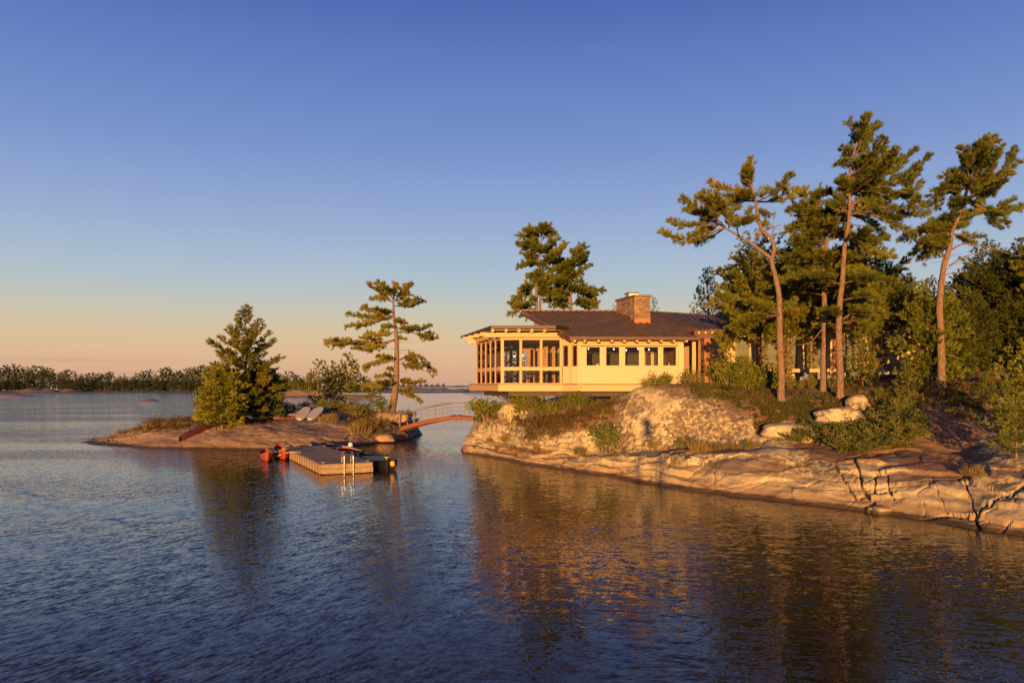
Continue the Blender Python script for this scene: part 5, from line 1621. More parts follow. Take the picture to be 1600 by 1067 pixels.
# far slope so the roof is a closed thing
m = HM(); a, b = E1 + sdir, V2
m.v = [tuple(p) for p in (a + Vector((4.2, .17, -.08)), E2 + sdir + Vector((0, .17, -.08)), b + Vector((0, .17, -.08)), Vector((14.5, 59, 7.6)), Vector((4.5, 57.5, 7.5)))]
m.f = [(4, 3, 2, 1, 0)]
m.put("rear_roof", M['roof'])
m = HM(); m.beam(E1 + Vector((.02, -.03, -.09)), E2 + Vector((0, -.03, -.09)), .05, .15); m.put("fascia", M['fascia_red'])
m = HM(); m.beam(E1 + Vector((-.05, 0, -.17)), E1 + sdir + Vector((-.05, 0, -.17)), .06, .18); m.put("barge_board", M['fascia_red'])
m = HM(); m.beam(E1 + Vector((.3, 0.3, -.20)), E1 + sdir + Vector((.3, -.3, -.20)), .45, .03); m.put("soffit", M['cream2'])
m = HM(); m.beam(E2 + Vector((.03, 0, -.15)), RK + Vector((.03, 0, -.15)), .05, .16); m.put("barge_board", M['fascia_red'])
m = HM(); m.beam(RK + Vector((0, -.03, -.14)), V1 + Vector((0, -.03, -.14)), .06, .22); m.put("fascia", M['fascia_red'])
m = HM(); m.beam(V1 + Vector((0, -.03, -.14)), W1 + Vector((0, -.03, -.14)), .06, .22); m.put("fascia", M['fascia_red'])
m = HM(); m.prism([(3.5, 44.45), (10.75, 44.45), (10.75, 45.35), (3.5, 45.35)], 7.125, 7.14); m.put("soffit", M['cream2'])
for px in (897, 913, 934, 955, 974, 994, 1012.5, 1032, 1051, 1070.5):
    x = hx(px, 44.9)
    m = HM(); m.beam((x, 44.5, 7.03), (x, 45.34, 7.055), .13, .13); m.put("rafter_tail", M['cream2'])
# gable wall under the left rake
m = HM(); m.prism([(3.6, 45.6), (3.7, 45.6), (2.6, 48.3), (2.5, 48.3)], 7.3, [7.50, 7.50, 8.3, 8.3]); m.put("gable_wall", M['cream2'])

# stone chimney
CA, CB = Vector((7.6, 47.7, 0)), Vector((8.57, 47.7, 0))
cv = Vector((-.75, 2.6, 0))
CQ = [CA, CB, CB + cv, CA + cv]
CT = 9.93
m = HM(); m.prism([tuple((p + (Vector((7.71, 49, 0)) - p) * .035)[:2]) for p in CQ], 7.9, CT)
m.put("chimney_core", M['wood_dark'])
mst = HM()
rsb = random.Random(5)
for i in range(4):
    a, b = CQ[i], CQ[(i + 1) % 4]
    d = (b - a); L_ = d.length; d.normalize(); nrm = Vector((d.y, -d.x, 0))
    z, row = 8.1, 0
    while z < CT - .02:
        hh = min(rsb.choice((.09, .12, .15)), CT - z)
        s = 0.0
        while s < L_ - .01:
            w = min(rsb.uniform(.16, .5), L_ - s)
            if L_ - s - w < .12: w = L_ - s
            o = rsb.uniform(0, .022)
            p, q = a + d * (s + .006), a + d * (s + w - .006)
            mst.prism([tuple((p + nrm * o)[:2]), tuple((q + nrm * o)[:2]), tuple((q - nrm * .06)[:2]), tuple((p - nrm * .06)[:2])], z + .006, z + hh - .006)
            s += w
        z += hh; row += 1
tag(mst.put("stonework", M['stone']), kind='stuff')
cen_ = (CQ[0] + CQ[2]) / 2
m = HM(); m.prism([tuple((cen_ + (p - cen_) * 1.0 + (p - cen_).normalized() * .16)[:2]) for p in CQ], CT, CT + .14); m.put("chimney_cap", M['roof'])
m = HM(); m.prism([(7.35, 48.2), (7.95, 48.2), (7.8, 48.9), (7.2, 48.9)], CT + .14, CT + .30); m.put("flue", M['metal'])
m = HM(); m.prism([(7.3, 48.12), (8.0, 48.12), (7.85, 48.98), (7.15, 48.98)], CT + .33, CT + .37); m.put("flue_cap", M['roof'])
m = HM(); m.prism([tuple((cen_ + (p - cen_) * 1.0 + (p - cen_).normalized() * .035)[:2]) for p in CQ], [8.2, 8.2, 9.0, 9.0], [8.62, 8.62, 9.25, 9.25]); m.put("chimney_flashing", M['copper'])

# link wing between kitchen and rear wing
m = HM(); m.box(10.2, 13.2, 48.3, 48.4, 4.5, 7.95); m.put("stone_wall", M['stone'])
for x0, x1, y0, y1, mm in ((10.66, 10.86, 45.4, 45.58, 'cream2'), (11.3, 11.42, 46.6, 46.75, 'wood_red'), (11.62, 11.98, 46.4, 46.7, 'wood_red'), (12.9, 13.05, 48.0, 48.15, 'wood_red')):
    m = HM(); m.box(x0, x1, y0, y1, 4.5, 7.1 if y0 < 46 else 7.78); m.put("post", M[mm])
m = HM(); m.box(11.42, 11.62, 46.66, 46.69, 4.55, 7.6); m.put("pane", M['glass'])
m = HM(); m.box(11.99, 13.4, 47.9, 47.93, 4.55, 7.6); m.put("pane", M['glass'])
m = HM(); m.box(11.0, 13.6, 46.3, 46.9, 7.30, 7.76); m.put("fascia", M['fascia_red'])
for x in (11.2, 11.6, 12.0, 12.4, 12.8):
    m = HM(); m.box(x - .06, x + .06, 46.0, 46.3, 7.55, 7.68); m.put("rafter_tail", M['cream2'])
m = HM(); m.box(10.3, 13.4, 45.2, 48.2, 4.45, 4.55); m.put("terrace_floor", M['wood_red'])

# rear wing, seen between the pines
m = HM(); m.box(13.3, 19.0, 50.0, 50.15, 5.0, 8.0); m.put("wing_wall", M['cream'])
for x0, x1 in ((14.6, 15.4), (15.9, 17.2), (17.6, 18.5)):
    m = HM(); m.box(x0 - .08, x1 + .08, 49.94, 49.99, 5.35, 7.6); f_ = m.put("window_frame", M['wing_backing'])  # grey sheet rims the pane and backs it in a dark-glass tone
    m = HM(); m.box(x0, x1, 49.925, 49.937, 5.42, 7.52); m.put("pane", M['glass'])
for x in (13.6, 15.65, 17.4, 19.1, 20.6, 22.2):
    m = HM(); m.box(x - .09, x + .09, 49.0, 49.18, 5.0, 7.95); m.put("post", M['wood_red'])
m = HM(); m.box(19.0, 24.0, 50.6, 50.75, 5.3, 8.2); m.put("wing_wall", M['cream'])
for x0, x1 in ((19.6, 20.4), (21.4, 22.6)):
    m = HM(); m.box(x0 - .08, x1 + .08, 50.54, 50.59, 5.5, 7.6); m.put("window_frame", M['wing_backing'])
    m = HM(); m.box(x0, x1, 50.525, 50.537, 5.57, 7.52); m.put("pane", M['glass'])
m = HM(); m.box(13.4, 23.4, 48.2, 50.55, 5.28, 5.50); m.put("veranda_floor", M['cream2'])
m = HM(); m.box(23.5, 29.8, 50.2, 50.35, 5.85, 8.6); m.put("wing_wall", M['cream'])
for k in range(4):
    m = HM(); m.box(23.5, 27.5, 49.2 - .02 * k, 50.15, 5.37 + k * .125, 5.37 + k * .125 + .11); m.put("deck_board", M['dock_top'])
for x in (23.4, 26.75, 29.9):
    m = HM(); m.box(x - .12, x + .12, 49.3, 49.5, 4.9, 8.6); m.put("post", M['wood_red'])
m = HM(); m.box(27.2, 28.2, 50.14, 50.19, 6.0, 7.8); m.put("window_frame", M['wing_backing'])
m = HM(); m.box(27.28, 28.12, 50.125, 50.137, 6.08, 7.72); m.put("pane", M['glass'])
G1, G2 = Vector((19.05, 49.35, 8.12)), Vector((22.9, 49.3, 8.3))
strips(G1, G2, W2 + Vector((.03, 0, 0)), Vector((24.0, 54.2, 9.9)), 8)
strips(Vector((22.95, 48.9, 8.62)), Vector((30.6, 48.9, 8.62)), Vector((23.2, 54, 10.05)), Vector((30.0, 54, 10.05)), 16)
m = HM(); m.box(22.95, 30.6, 48.84, 48.9, 8.36, 8.58); m.put("fascia", M['fascia_red'])
m = HM(); m.box(19.0, 22.95, 49.2, 49.28, 7.95, 8.12); m.put("fascia", M['fascia_red'])
m = HM(); m.tube([(15.0, 51, 8.3), (15.0, 51, 9.5)], .07, 8); m.put("vent_pipe", M['metal'])
m = HM(); m.tube([(23.8, 51, 9.0), (23.8, 51, 10.1)], .07, 8); m.put("vent_pipe", M['metal'])

# ---------------------------------------------------------------- footbridge
BA = Vector((hx(629, 63.5), 63.5, 0)); BB = Vector((hx(745, 60.5), 60.5, 0))
br = empty("footbridge", (BA.x, BA.y, .95), "arched red-brown timber footbridge with a thin metal railing over the channel", "bridge")
bdv = BB - BA; bn = Vector((-bdv.y, bdv.x, 0)).normalized()


def arc(t): return 1.02 + 1.02 * math.sin(math.pi * min(.5, t * .62)) - .15 * max(0, t - .8)


def bpt(t, side, dz=0.0):
    p = BA.lerp(BB, t) + bn * side
    return Vector((p.x, p.y, arc(t) + dz)) - Vector(br.location)


for side in (-.55, .55):
    m = MB()
    for i in range(14):
        a, b = bpt(i / 14, side, -.20), bpt((i + 1) / 14, side, -.20)
        m.beam(a, b + (b - a) * .02, .12, .30)
    m.build("stringer", M['bridge'], br)
    rail = MB()
    rail.tube([bpt(i / 14, side, 1.02) for i in range(15)], .028, 6)
    rail.build("handrail", M['metal'], br, True)
    for k in range(6):
        m = MB(); t = .015 + k * .195
        m.tube([bpt(t, side, -.05), bpt(t, side, 1.0)], .045, 6); m.build("railing_post", M['metal'], br)
    for dz in (.35, .68):
        rail = MB(); rail.tube([bpt(i / 14, side, dz) for i in range(15)], .006, 4); rail.build("cable", M['metal'], br)
nd = 44
for k in range(nd):
    a, b = bpt((k + .06) / nd, 0, -.03), bpt((k + .94) / nd, 0, -.03)
    m = MB(); m.beam(a, b, 1.25, .04); m.build("plank", M['bridge'], br)

# ---------------------------------------------------------------- floating dock
DF = Vector((-9.48, 38.35, 0)); dvec = Vector((-5.25, 11.0, 0)); DL = dvec.length
ang = math.atan2(dvec.y, dvec.x) - math.pi / 2
dock = empty("floating_dock", DF, "long weathered plank dock floating off the pink island, two ladder rails at its near end", "dock", None, ang)
DW, DT = 2.55, .52
pm = None
npk = 84
for k in range(npk):
    if pm is None:
        m = MB(); m.box(0, DW + .04, 0, DL / npk - .012, -.035, 0); pm = m.mesh("plank", M['dock_top'])
    o = link("plank", pm, dock, (-.02 + random.uniform(-.008, .008), k * DL / npk, DT + random.uniform(-.002, .002)))
m = MB(); m.box(.12, DW - .12, .12, DL - .12, -.05, DT - .04); m.build("float", M['wood_dark'], dock)
for z0, z1, o in ((.30, .50, 0), (.04, .285, .02)):
    m = MB(); m.box(-o, DW + o, -.06 - o, -.0 + .05, z0, z1); m.build("end_board", M['dock_side'], dock)
    m = MB(); m.box(-.06 - o, .0, .06, DL, z0, z1); m.build("side_board", M['dock_side'], dock)
    m = MB(); m.box(DW, DW + .06 + o, .06, DL, z0, z1); m.build("side_board", M['dock_side'], dock)
bm_ = None
for k in range(16):
    if bm_ is None:
        m = MB(); m.box(-.13, -.085, 0, .10, .03, .50); bm_ = m.mesh("batten", M['dock_side'])
    link("batten", bm_, dock, (0, .15 + k * .72, 0))
for x in (.42 * DW, .60 * DW):
    m = MB()
    pts = [(x, .35, DT), (x, .33, DT + .42), (x, .24, DT + .54), (x, .10, DT + .56), (x, -.06, DT + .50), (x, -.14, DT + .38), (x, -.16, 0), (x, -.16, -.6)]
    m.tube(cr_spline(pts, .08), .021, 8); m.build("ladder_rail", M['bright_metal'], dock, True)
for z in (-.15, .12):
    m = MB(); m.tube([(.42 * DW, -.16, z), (.60 * DW, -.16, z)], .02, 6); m.build("ladder_rung", M['bright_metal'], dock)
for x, y in ((.12, .4), (DW - .15, .35), (.1, 6.8), (.1, DL - .5), (.9, DL - .2), (DW - .12, 6.0), (DW - .12, DL - 1.0), (1.7, DL - .2)):
    m = MB(); m.beam((x - .1, y, DT + .07), (x + .1, y, DT + .07), .035, .035); m.box(x - .03, x + .03, y - .02, y + .02, DT, DT + .055)
    m.build("cleat", M['bright_metal'], dock)


def dk(x, y, z=0.0):
    c, s_ = math.cos(ang), math.sin(ang)
    return Vector((DF.x + x * c - y * s_, DF.y + x * s_ + y * c, z))


gp = empty("gangway", dk(.75, DL + .02, 0), "plank ramp running from the dock up onto the pink rock", "ramp", None, ang - .02)
g2 = ground(*dk(1.2, DL + 4.0)[:2], isl_bv) + .12
for k in range(26):
    y0 = k * 4.0 / 26
    z0 = .62 + (g2 - .62) * y0 / 4.0
    z1 = .62 + (g2 - .62) * (y0 + .148) / 4.0
    m = MB(); m.beam((.55, y0, z0), (.55, y0 + .14, z1), 1.1, .035); m.build("plank", M['dock_side'], gp)
for x in (.04, 1.06):
    m = MB(); m.beam((x, 0, .53), (x, 4.0, g2 - .09), .06, .14); m.build("stringer", M['dock_side'], gp)


# ---------------------------------------------------------------- boats
def hull_mesh(L, B, Hh, mat, sheer=.22, transom=0.0, inner=True, n=22, full=.62, name="hull", flat=.35):
    """hull along +x from stern to bow, keel at z=0; transom = stern width fraction"""
    V, Fc = [], []
    K = 9
    def section(u, off):
        e = abs(2 * u - 1)
        w = (1 - e ** 2.4) ** full
        if u < .5 and transom: w = max(w, transom + (1 - transom) * (1 - e ** 2))
        w = max(w, .012)
        hw = B / 2 * w - off
        sh = Hh * (1 + sheer * (e ** 3) * (1.3 if u > .5 else (1.0 if not transom else .1)))
        x = L * (u - .5)
        out = []
        for k in range(K):
            a = -math.pi / 2 + math.pi * k / (K - 1)
            yy = max(0.002, hw) * math.copysign(abs(math.sin(a)) ** flat, a) if k != (K - 1) // 2 else 0
            zz = sh * (1 - math.cos(a) ** 1.6) if k not in (0, K - 1) else sh
            rock_ = .07 * Hh / .3 * e ** 3 * (1 if not transom or u > .5 else 0)
            out.append((x * (1 - off * .3), yy, max(zz, 0) * (1 - rock_) + rock_ * sh + off * (1 - abs(math.sin(a)))))
        return out
    rows = [section(i / n, 0) for i in range(n + 1)]
    rows2 = [section(i / n, .022) for i in range(n + 1)]
    for r in rows + (rows2 if inner else []): V += r
    for i in range(n):
        for k in range(K - 1):
            a = i * K + k
            Fc.append((a, a + 1, a + K + 1, a + K))
            if inner:
                b = (n + 1) * K + a
                Fc.append((b, b + K, b + K + 1, b + 1))
        if inner:
            o = (n + 1) * K
            Fc.append((i * K, (i + 1) * K, o + (i + 1) * K, o + i * K))
            Fc.append((i * K + K - 1, o + i * K + K - 1, o + (i + 1) * K + K - 1, (i + 1) * K + K - 1))
    for i in (0, n):
        Fc.append(tuple(i * K + k for k in range(K)))
    me = bpy.data.meshes.new(name)
    me.from_pydata(V, [], Fc)
    me.materials.append(mat)
    for p in me.polygons: p.use_smooth = True
    gun = [[r[0] for r in rows], [r[-1] for r in rows]]
    return me, gun


def boat(name, label, cat, pos, head, L, B, Hh, mat, tilt=(0, 0), transom=0.0, seats=(-.25, .2), gunmat=None, smat=None, sheer=.22, group=None, flip=False):
    r = empty(name, pos, label, cat, group)
    r.rotation_euler = (math.pi + tilt[0] if flip else tilt[0], tilt[1], head)
    me, gun = hull_mesh(L, B, Hh, mat, sheer, transom)
    link("hull", me, r)
    if gunmat:
        for g_ in gun:
            m = MB(); m.tube([Vector(p) + Vector((0, 0, .005)) for p in g_], .022, 5); m.build("gunwale", gunmat, r, True)
    for u in seats:
        hw = B / 2 * (1 - abs(2 * u) ** 2.4) ** .62 * .96
        m = MB(); m.box(L * u - .09, L * u + .09, -hw, hw, Hh * .82, Hh * .82 + .025); m.build("thwart", smat or M['wood_thwart'], r)
    return r


# upturned canoe drawn up on the rock
ca, cb = P(281, 690, 55.4), P(345, 662, 59.6)
cd = cb - ca
r_ = boat("canoe", "dull red canoe lying upside down on the pink rock at the island's left", "canoe", (ca + cb) / 2 + Vector((0, 0, .42)), math.atan2(cd.y, cd.x), cd.length + .2, .88, .36, M['dull_red_hull'], flip=True, tilt=(.25, 0), seats=(), sheer=.15)
r_.rotation_euler[1] = math.atan2(cd.z, math.hypot(cd.x, cd.y)) * -1
# canoes tied at the dock's left
c1 = P(417, 720, 1); 
def wat(px, py, z=0.0):
    D = (H - z) * F / (py - HZ)
    return Vector((hx(px, D), D, z))


hA = math.atan2(-1, .25)
p1 = wat(445, 719)       # bow of the red canoe
p1b = wat(428, 700.5)
d1 = (p1b - p1).normalized()
boat("canoe", "bright red canoe with pale wooden trim moored beside the dock", "canoe", p1 + d1 * 2.35 + Vector((0, 0, -.05)), math.atan2(-d1.y, -d1.x), 4.8, .95, .46, M['red_hull'], gunmat=M['wood_thwart'], seats=(-.3, 0, .28), sheer=.5)
p2 = wat(418, 721)
p2b = wat(409, 703)
d2 = (p2b - p2).normalized()
boat("canoe", "smaller red and faded green canoe outermost from the dock", "canoe", p2 + d2 * 1.7 + Vector((0, 0, -.05)), math.atan2(-d2.y, -d2.x), 3.6, .82, .38, M['red_hull'], gunmat=M['green_hull'], seats=(-.2, .22), sheer=.5, smat=M['green_hull'])
m = MB()
rp = [P(424, 715.5, 46.2), P(437, 711, 46.0), P(452, 706.5, 45.6), dk(.1, 6.8, .60)]
m.tube(cr_spline(rp, .2), .018, 5)
tag(m.build("mooring_rope", M['rope']), "pale rope from the outer canoe across the red one to the dock", "rope")
boat("kayak", "blue-grey boat wedged between the red canoe and the far end of the dock", "boat", dk(-.42, DL - 1.0, -.04), ang + math.pi / 2 + math.pi, 3.4, .68, .36, M['blue_hull'], gunmat=M['white'], seats=(.1,))


def outboard(parent, x, z, k=1.0, mat='black_hull'):
    o = empty("outboard_motor", (x, 0, z), parent=parent)
    m = MB(); m.tube([(-.05 * k, 0, .12 * k), (0, 0, .32 * k), (0, 0, .48 * k), (.04 * k, 0, .56 * k)], [.11 * k, .16 * k, .15 * k, .05 * k], 10); m.build("cowling", M[mat], o, True)
    m = MB(); m.box(-.06 * k, .06 * k, -.04 * k, .04 * k, -.5 * k, .14 * k); m.build("motor_leg", M[mat], o)
    return o


# dark skiff right of the dock's near end, with its outboard toward the viewer
sk = boat("motor_skiff", "dark skiff with a black outboard moored along the dock's right side, near end", "boat", dk(DW + .95, 3.0, -.08), ang + math.pi / 2, 4.6, 1.55, .58, M['black_hull'], transom=.78, gunmat=M['black_hull'], seats=(-.25, .15), smat=M['black_hull'], sheer=.25)
ob = outboard(sk, -2.40, .36, 1.0)
m = MB(); m.tube([(-.0, 0, .40), (-.0, 0, .44)], .158, 10); m.build("motor_stripe", M['yellow'], ob)
m = MB(); m.tube([(-.30, -.22, -.02), (-.30, -.22, .22)], .12, 10); m.build("fuel_can", M['yellow'], ob)
m = MB(); m.box(-2.2, .6, -.62, .62, .585, .60); m.build("boat_cover", M['black_hull'], sk)
boat("motor_boat", "red and dark boat moored behind the skiff, along the dock's far right side", "boat", dk(DW + .8, 8.1, -.06), ang + math.pi / 2, 4.0, 1.35, .5, M['red_hull'], transom=.75, gunmat=M['white'], seats=(-.25, .15), smat=M['red_hull'])
s2 = boat("motor_boat", "dark boat with a white outboard at the dock's far right corner", "boat", dk(DW + .9, 12.3, -.06), ang + math.pi / 2 + .25, 3.8, 1.4, .45, M['black_hull'], transom=.75, gunmat=M['metal'], seats=(-.25, .15), smat=M['metal'])
outboard(s2, -1.98, .30, 1.0, 'white')

# kayaks and boards on the island crest
for k, (px, py, hd, mt, L_, lab) in enumerate(((438, 655, .35, 'dull_red_hull', 3.6, "dark red kayak nearest the pine in the pile of kayaks"), (452, 653.5, .5, 'metal', 3.4, "silvery kayak in the middle of the pile"),
                                               (460, 651, .45, 'black_hull', 3.6, "black kayak at the back of the pile"), (446, 651, .2, 'green_hull', 3.2, "olive kayak behind the dark red one"), (476, 649, .6, 'blue_hull', 3.2, "blue-grey kayak propped behind the pale boards"))):
    p = hit(px + 7, py + 1)
    boat("kayak", lab, "kayak", p + Vector((.3, 0, .40 + .07 * k)), hd, L_, .66, .30, M[mt], flip=True, tilt=(.15 * (-1) ** k, 0), seats=(), sheer=.1, group="kayaks laid up on the island")


def board_on(px0, py0, px1, py1, w, label):
    a, b = hit(px0, py0), hit(px1, py1)
    L_ = 3.1
    d = (b - a); d.z = max(.12, min(.5, d.z)); d.normalize()
    r = empty("paddle_board", a + Vector((0, 0, .06)), label, "paddle board", "pale boards lying on the island", math.atan2(d.y, d.x))
    r.rotation_euler[1] = -.28
    m = MB()
    n = 16
    prof = [(L_ * i / n, w / 2 * max(.12, (1 - abs(2 * i / n - 1) ** 3.2)) ** .6) for i in range(n + 1)]
    poly = [(x, -y) for x, y in prof] + [(x, y) for x, y in prof[::-1]]
    m.prism(poly, 0, .12)
    m.build("deck_pad", M['board'], r)
    m = MB()
    m.prism([(x * 1.0, y * 1.04) for x, y in poly], -.05, -.003)
    m.build("board_hull", M['blue_hull'], r)


board_on(468, 657, 483, 648, .95, "pale board nearer the kayak pile, lying on the rock")
board_on(484, 657, 501, 648, .95, "pale board further right, beside the golden grass")


# ---------------------------------------------------------------- loose boulders
def boulder(px, py, D, sx, sy, sz, seed, label, mat='rock', rz=0.0, group=None, zoff=0.0):
    p = hit(px, py) if D is None else P(px, py, D)
    m = MB()
    nu, nv = 26, 16
    V = []
    for j in range(nv + 1):
        ph_ = -math.pi / 2 + math.pi * j / nv
        for i in range(nu):
            th = 2 * math.pi * i / nu
            def sg(v, e): return math.copysign(abs(v) ** e, v)
            v = Vector((sg(math.cos(ph_), .75) * sg(math.cos(th), .8), sg(math.cos(ph_), .75) * sg(math.sin(th), .8), sg(math.sin(ph_), .8)))
            q = v * (1 + .20 * noise.noise(v * 1.3 + Vector((seed, 0, 0))) + .08 * noise.noise(v * 3.4 + Vector((0, seed, 0))))
            V.append((q.x * sx, q.y * sy, q.z * sz))
    m.v = V
    m.f = [(j * nu + i, j * nu + (i + 1) % nu, (j + 1) * nu + (i + 1) % nu, (j + 1) * nu + i) for j in range(nv) for i in range(nu)]
    o = m.build("boulder", M[mat], None, True)
    o.location = p + Vector((0, 0, sz * .45 + zoff)); o.rotation_euler = (0, 0, rz)
    return tag(o, label, "boulder", group)


boulder(1312, 660, None, 1.15, .7, .50, 3, "long pale boulder lying behind the sprawling juniper, left of the leafy bushes")
boulder(1340, 640, None, .52, .5, .42, 7, "rounder pale boulder perched at the long boulder's right end", zoff=.1)
boulder(1285, 668, None, .35, .4, .4, 11, "small upright pale block at the long boulder's left end")
boulder(1265, 688, None, .5, .45, .3, 15, "flat pale rock in front of the long boulder's left end")
boulder(1230, 680, None, 1.2, .7, .38, 19, "broad pale rock slab in the trough right of the big dome")
boulder(800, 655, None, .9, .8, .7, 23, "warm pale boulder on the bank under the porch")
boulder(825, 652, None, .5, .5, .45, 27, "smaller warm boulder right of the one under the porch")
boulder(715, 704, None, .3, .3, .2, 31, "small dark rock at the water's edge left of the mainland point") if hit(715, 704) else None
boulder(600, 690, None, .8, .6, .4, 37, "pink rock at the island's waterline behind the boats", 'rock_pink')
boulder(614, 657, None, 1.5, 1.0, .55, 41, "rounded pink rock beneath the flat-topped pine", 'rock_pink')
boulder(1378, 799, None, .34, .3, .2, 43, "low orange block at the water's edge below the wide cracks", zoff=-.1)
boulder(1362, 798, None, .2, .22, .16, 47, "small orange block left of the low one at the water's edge", zoff=-.1)


# ---------------------------------------------------------------- far shore, islets and their trees
def islet(px, py, D, wx, wy, hgt, seed, label, mat='rock_far', name="islet"):
    x = hx(px, D)
    nx, ny = 60, 24
    V = []
    for j in range(ny + 1):
        for i in range(nx + 1):
            u, v = 2 * i / nx - 1, 2 * j / ny - 1
            e = u * u + v * v
            s = max(-.3, (1 - e ** .9))
            nzv = .5 + .9 * noise.fractal(Vector((u * wx * .06 + seed, v * wy * .06, seed)), 1, 2, 4)
            V.append((u * wx, v * wy, hgt * s * max(.15, nzv) - .12 if s > 0 else -.5))
    Fc = [(j * (nx + 1) + i, j * (nx + 1) + i + 1, (j + 1) * (nx + 1) + i + 1, (j + 1) * (nx + 1) + i) for j in range(ny) for i in range(nx)]
    me = mesh_np(name, V, Fc, M[mat], smooth=True)
    o = link(name, me, None, (x, D, 0))
    return tag(o, label, kind='structure')


def wD(py): return H * F / (py - HZ)


islet(232, 627, wD(627) + 2, 3.6, 3.0, 1.5, 1, "low bare rock islet alone in the bay")
islet(716, 650, wD(651) + 2, 2.2, 1.6, .55, 2, "dark rock islet behind the footbridge")
islet(708, 610.5, wD(610.5), 10, 8, 2.0, 3, "thin rock islet near the horizon")
islet(742, 613, wD(613), 13, 10, 2.6, 4, "reddish rock islet seen under the porch")
islet(660, 609, wD(609), 22, 14, 2.0, 5, "thin rock islet near the horizon left of the bridge")
islet(820, 606, 1600, 330, 60, 3.5, 6, "low land on the horizon", name="far_land")
islet(600, 605, 1900, 200, 60, 3.0, 7, "low land on the horizon", name="far_land")
islet(505, 621.5, wD(620.5) + 8, 24, 10, 3.6, 8, "reddish rock islet with pines behind the island", 'rock_pink')
islet(452, 618.5, wD(618.5) + 5, 11, 8, 3.0, 9, "reddish rock point with a cone-shaped bush", 'rock_pink')
islet(30, 618.5, wD(619) + 6, 15, 8, 1.6, 10, "flat rock islet at the left edge")
islet(20, 612, wD(612.6), 420, 46, 1.6, 11, "rocky far shore under the forest", name="far_shore")
islet(330, 612, wD(612.2) + 5, 110, 40, 1.6, 12, "rocky far shore under the forest", name="far_shore")
islet(75, 612, wD(613.2) + 3, 20, 16, 3.4, 14, "bare rock dome on the far shore at the left")
islet(640, 610, 640, 80, 20, 2.4, 15, "distant rock shore beyond the leaning pine", name="far_shore")

FT = []
for sd, pr, h_, nl in ((1, [(0, 1.6), (.3, 2.3), (.6, 1.9), (.85, 1.0), (1, .1)], 13, 34), (2, [(0, .6), (.45, 1.2), (.6, 3.0), (.8, 3.2), (1, 1.2)], 15, 24), (3, [(0, 3.4), (.4, 2.9), (.75, 1.6), (1, .2)], 11, 34),
                       (4, [(0, .5), (.55, .8), (.7, 2.8), (.9, 2.6), (1, 1.4)], 16, 20), (5, [(0, 3.2), (.4, 3.6), (.7, 3.0), (1, 1.0)], 9, 30), (6, [(0, 1.5), (.3, 2.2), (.7, 1.6), (1, .2)], 14, 34)):
    t_, c_ = conifer_meshes("far%d" % sd, h_, pl(pr), 200 + sd, M['far_pine'], nlimb=nl, tl=.7, nb=11, width=.15, step=.7, per=2, gap=.5, r0=.25, z0=.03)
    FT.append((t_, c_, h_))
rsf = random.Random(77)


FT2 = []
for t_, c_, h_ in FT:
    c2 = c_.copy(); c2.materials.clear(); c2.materials.append(M['pine']); FT2.append((t_, c2, h_))


def far_tree(x, y, s, k, label, group, z=.6, sxy=1.0, name="pine_tree"):
    t_, c_, h_ = (FT2 if y < 400 else FT)[k]
    if y > 400 and "far-shore" in label or "far shore" in label:
        label = ("pointed pine", "high-crowned pine", "low cone-shaped tree", "tall bare-stemmed pine", "low rounded tree", "slender pine")[k] + (" in" if "front" not in label else " at the front edge of") + " the forest along the far shore"
    r = empty(name, (x, y, z), label, "tree", group, rsf.uniform(0, 6.28))
    r.scale = (s * sxy, s * sxy, s)
    link("trunk", t_, r); link("crown", c_, r)


nA = 0
for px in np.arange(-40, 500, 2.9):
    D = 478 + rsf.uniform(-8, 26)
    x = hx(px + rsf.uniform(-2, 2), D)
    env = .80 + .16 * math.sin(px * .021 + 1.0) + .12 * noise.noise(Vector((px * .05, 0, 0)))
    far_tree(x, D, env * rsf.uniform(.75, 1.12), rsf.choice((0, 1, 1, 3, 5, 0)), "pine of the forest along the far shore", "trees along the far shore", 1.4)
    nA += 1
for px in np.arange(-40, 500, 3.6):
    D = 466 + rsf.uniform(-4, 6)
    x = hx(px + rsf.uniform(-2, 2), D)
    if 40 < px < 95 and rsf.random() < .8: continue
    far_tree(x, D, rsf.uniform(.45, .75), rsf.choice((2, 4, 4)), "bushy tree at the front edge of the far-shore forest", "bushy trees fronting the far shore", .9, 1.1)
Dm = wD(620.5) + 7
for px, s, k, dz in ((486, .62, 0, 0), (497, .70, 3, 0), (508, .82, 0, 0), (520, .98, 2, 0), (533, .85, 0, 0), (545, .86, 1, 0), (556, .84, 0, 0), (566, .62, 4, 0), (528, .7, 4, -3), (514, .62, 4, -3), (548, .6, 4, -3), (575, .5, 4, 0), (540, .7, 4, 2)):
    far_tree(hx(px, Dm + dz), Dm + dz, s * 1.12, k, "pine in the clump on the reddish islet behind the island", "pines on the reddish islet", 1.3)
far_tree(hx(461, wD(618.5) + 4), wD(618.5) + 4, .52, 2, "small cone-shaped golden conifer alone on the reddish rock point", None, 1.0, .85, name="cone_shaped_tree")
for px, s, k in ((445, .6, 0), (470, .55, 4), (482, .6, 0)):
    far_tree(hx(px, 330), 330, s, k, "dark tree behind the reddish rock point", "trees behind the rock point", .6)
for px in range(585, 700, 9):
    far_tree(hx(px, 1500), 1500, .45 + .2 * rsf.random(), 4, "speck of a tree on the horizon land", "trees on the horizon", 1.0, 2.2)

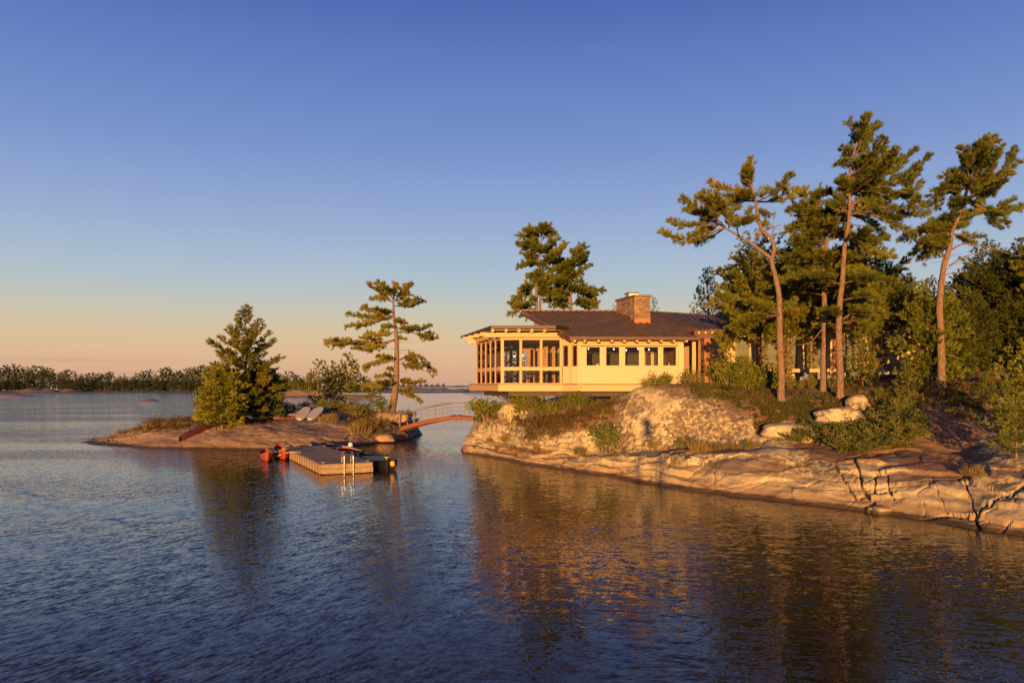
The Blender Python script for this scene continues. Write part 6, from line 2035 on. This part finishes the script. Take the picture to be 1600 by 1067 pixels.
# ---------------------------------------------------------------- the photographer, whose shadow falls on the rock dome
def photographer():
    back = Vector((-math.sin(R(SUN_AZ)), -math.cos(R(SUN_AZ)), 0)) * 1.3
    fz = 2.86
    base = Vector((back.x, back.y, fz))
    side = Vector((math.cos(R(SUN_AZ)), -math.sin(R(SUN_AZ)), 0)); fw = Vector((math.sin(R(SUN_AZ)), math.cos(R(SUN_AZ)), 0)); up = Vector((0, 0, 1))
    def q(s, f, u): return side * s + fw * f + up * u
    J = [(q(0, 0, .95), .155), (q(0, 0, 1.15), .15), (q(0, .02, 1.38), .17), (q(0, .03, 1.50), .065), (q(0, .05, 1.60), .09), (q(0, .05, 1.70), .085),
         (q(-.20, .02, 1.42), .075), (q(-.40, .10, 1.24), .055), (q(-.17, .32, 1.52), .042), (q(-.10, .36, 1.58), .035),
         (q(.20, .02, 1.42), .075), (q(.33, .12, 1.18), .055), (q(.16, .32, 1.50), .042), (q(.10, .36, 1.57), .035),
         (q(-.11, 0, .88), .10), (q(-.16, .03, .48), .070), (q(-.18, -.02, .08), .045), (q(-.19, .14, .03), .035),
         (q(.11, 0, .88), .10), (q(.16, .03, .48), .070), (q(.18, -.02, .08), .045), (q(.19, .14, .03), .035)]
    Ed = [(0, 1), (1, 2), (2, 3), (3, 4), (4, 5), (2, 6), (6, 7), (7, 8), (8, 9), (2, 10), (10, 11), (11, 12), (12, 13), (0, 14), (14, 15), (15, 16), (16, 17), (0, 18), (18, 19), (19, 20), (20, 21)]
    me = bpy.data.meshes.new("person")
    me.from_pydata([tuple(p) for p, _ in J], Ed, [])
    o = link("person", me, None, base)
    md = o.modifiers.new("skin", 'SKIN')
    for i, (_, r_) in enumerate(J): me.skin_vertices[0].data[i].radius = (r_, r_)
    me.skin_vertices[0].data[0].use_root = True
    sd = o.modifiers.new("sub", 'SUBSURF'); sd.levels = 2; sd.render_levels = 2
    dg = bpy.context.evaluated_depsgraph_get()
    ev = bpy.data.meshes.new_from_object(o.evaluated_get(dg))
    o.modifiers.clear()
    o.data = ev
    ev.materials.clear(); ev.materials.append(M['cloth'])
    tag(o, "person in a dark jacket raising a camera with both hands", "person")
    m = MB()
    c = q(0, .42, 1.58)
    m.box(c.x - .07, c.x + .07, c.y - .04, c.y + .04, c.z - .045, c.z + .05)
    m.tube([c + fw * .04, c + fw * .14], .035, 10)
    k = m.build("camera_body", M['black_hull'])
    k.location = base
    tag(k, "black camera held up in both hands of the person", "camera")
    # an added stage, out of view, on thin posts so its shadow stays slight
    st = empty("added_shadow_stage", (base.x, base.y - .5, 0), "added out-of-view plank stage on four thin posts, raising the shadow-casting person", "stage")
    for i in range(8):
        m = MB(); m.box(-.6, .6, -.6 + i * .15, -.6 + i * .15 + .14, fz - .05, fz - .01); m.build("plank", M['dock_top'], st)
    for sx in (-.55, .47):
        for sy in (-.55, .47):
            m = MB(); m.box(sx, sx + .08, sy, sy + .08, -1.5, fz - .05); m.build("post", M['dock_side'], st)


photographer()


# ---------------------------------------------------------------- labels by place, for look-alikes
ORD = "leftmost;second from the left;third from the left;fourth from the left;fifth from the left;sixth from the left;seventh from the left;eighth from the left;ninth from the left;tenth from the left;eleventh from the left;twelfth from the left;thirteenth from the left;fourteenth from the left;fifteenth from the left;sixteenth from the left;seventeenth from the left;eighteenth from the left;nineteenth from the left;twentieth from the left;twenty-first from the left;twenty-second from the left;twenty-third from the left".split(";")
by = {}
for o in scene.objects:
    if o.parent is None and "group" in o and "label" in o and "category" in o: by.setdefault((o["group"], o["label"]), []).append(o)
for (gname, lab), obs in by.items():
    if 2 <= len(obs) <= len(ORD) and "near right shore" not in gname:
        obs.sort(key=lambda q: q.location.x / max(1.0, q.location.y))
        for i, o in enumerate(obs):
            w = ORD[i] if i < len(obs) - 1 else "rightmost"
            o["label"] = lab + ", " + w
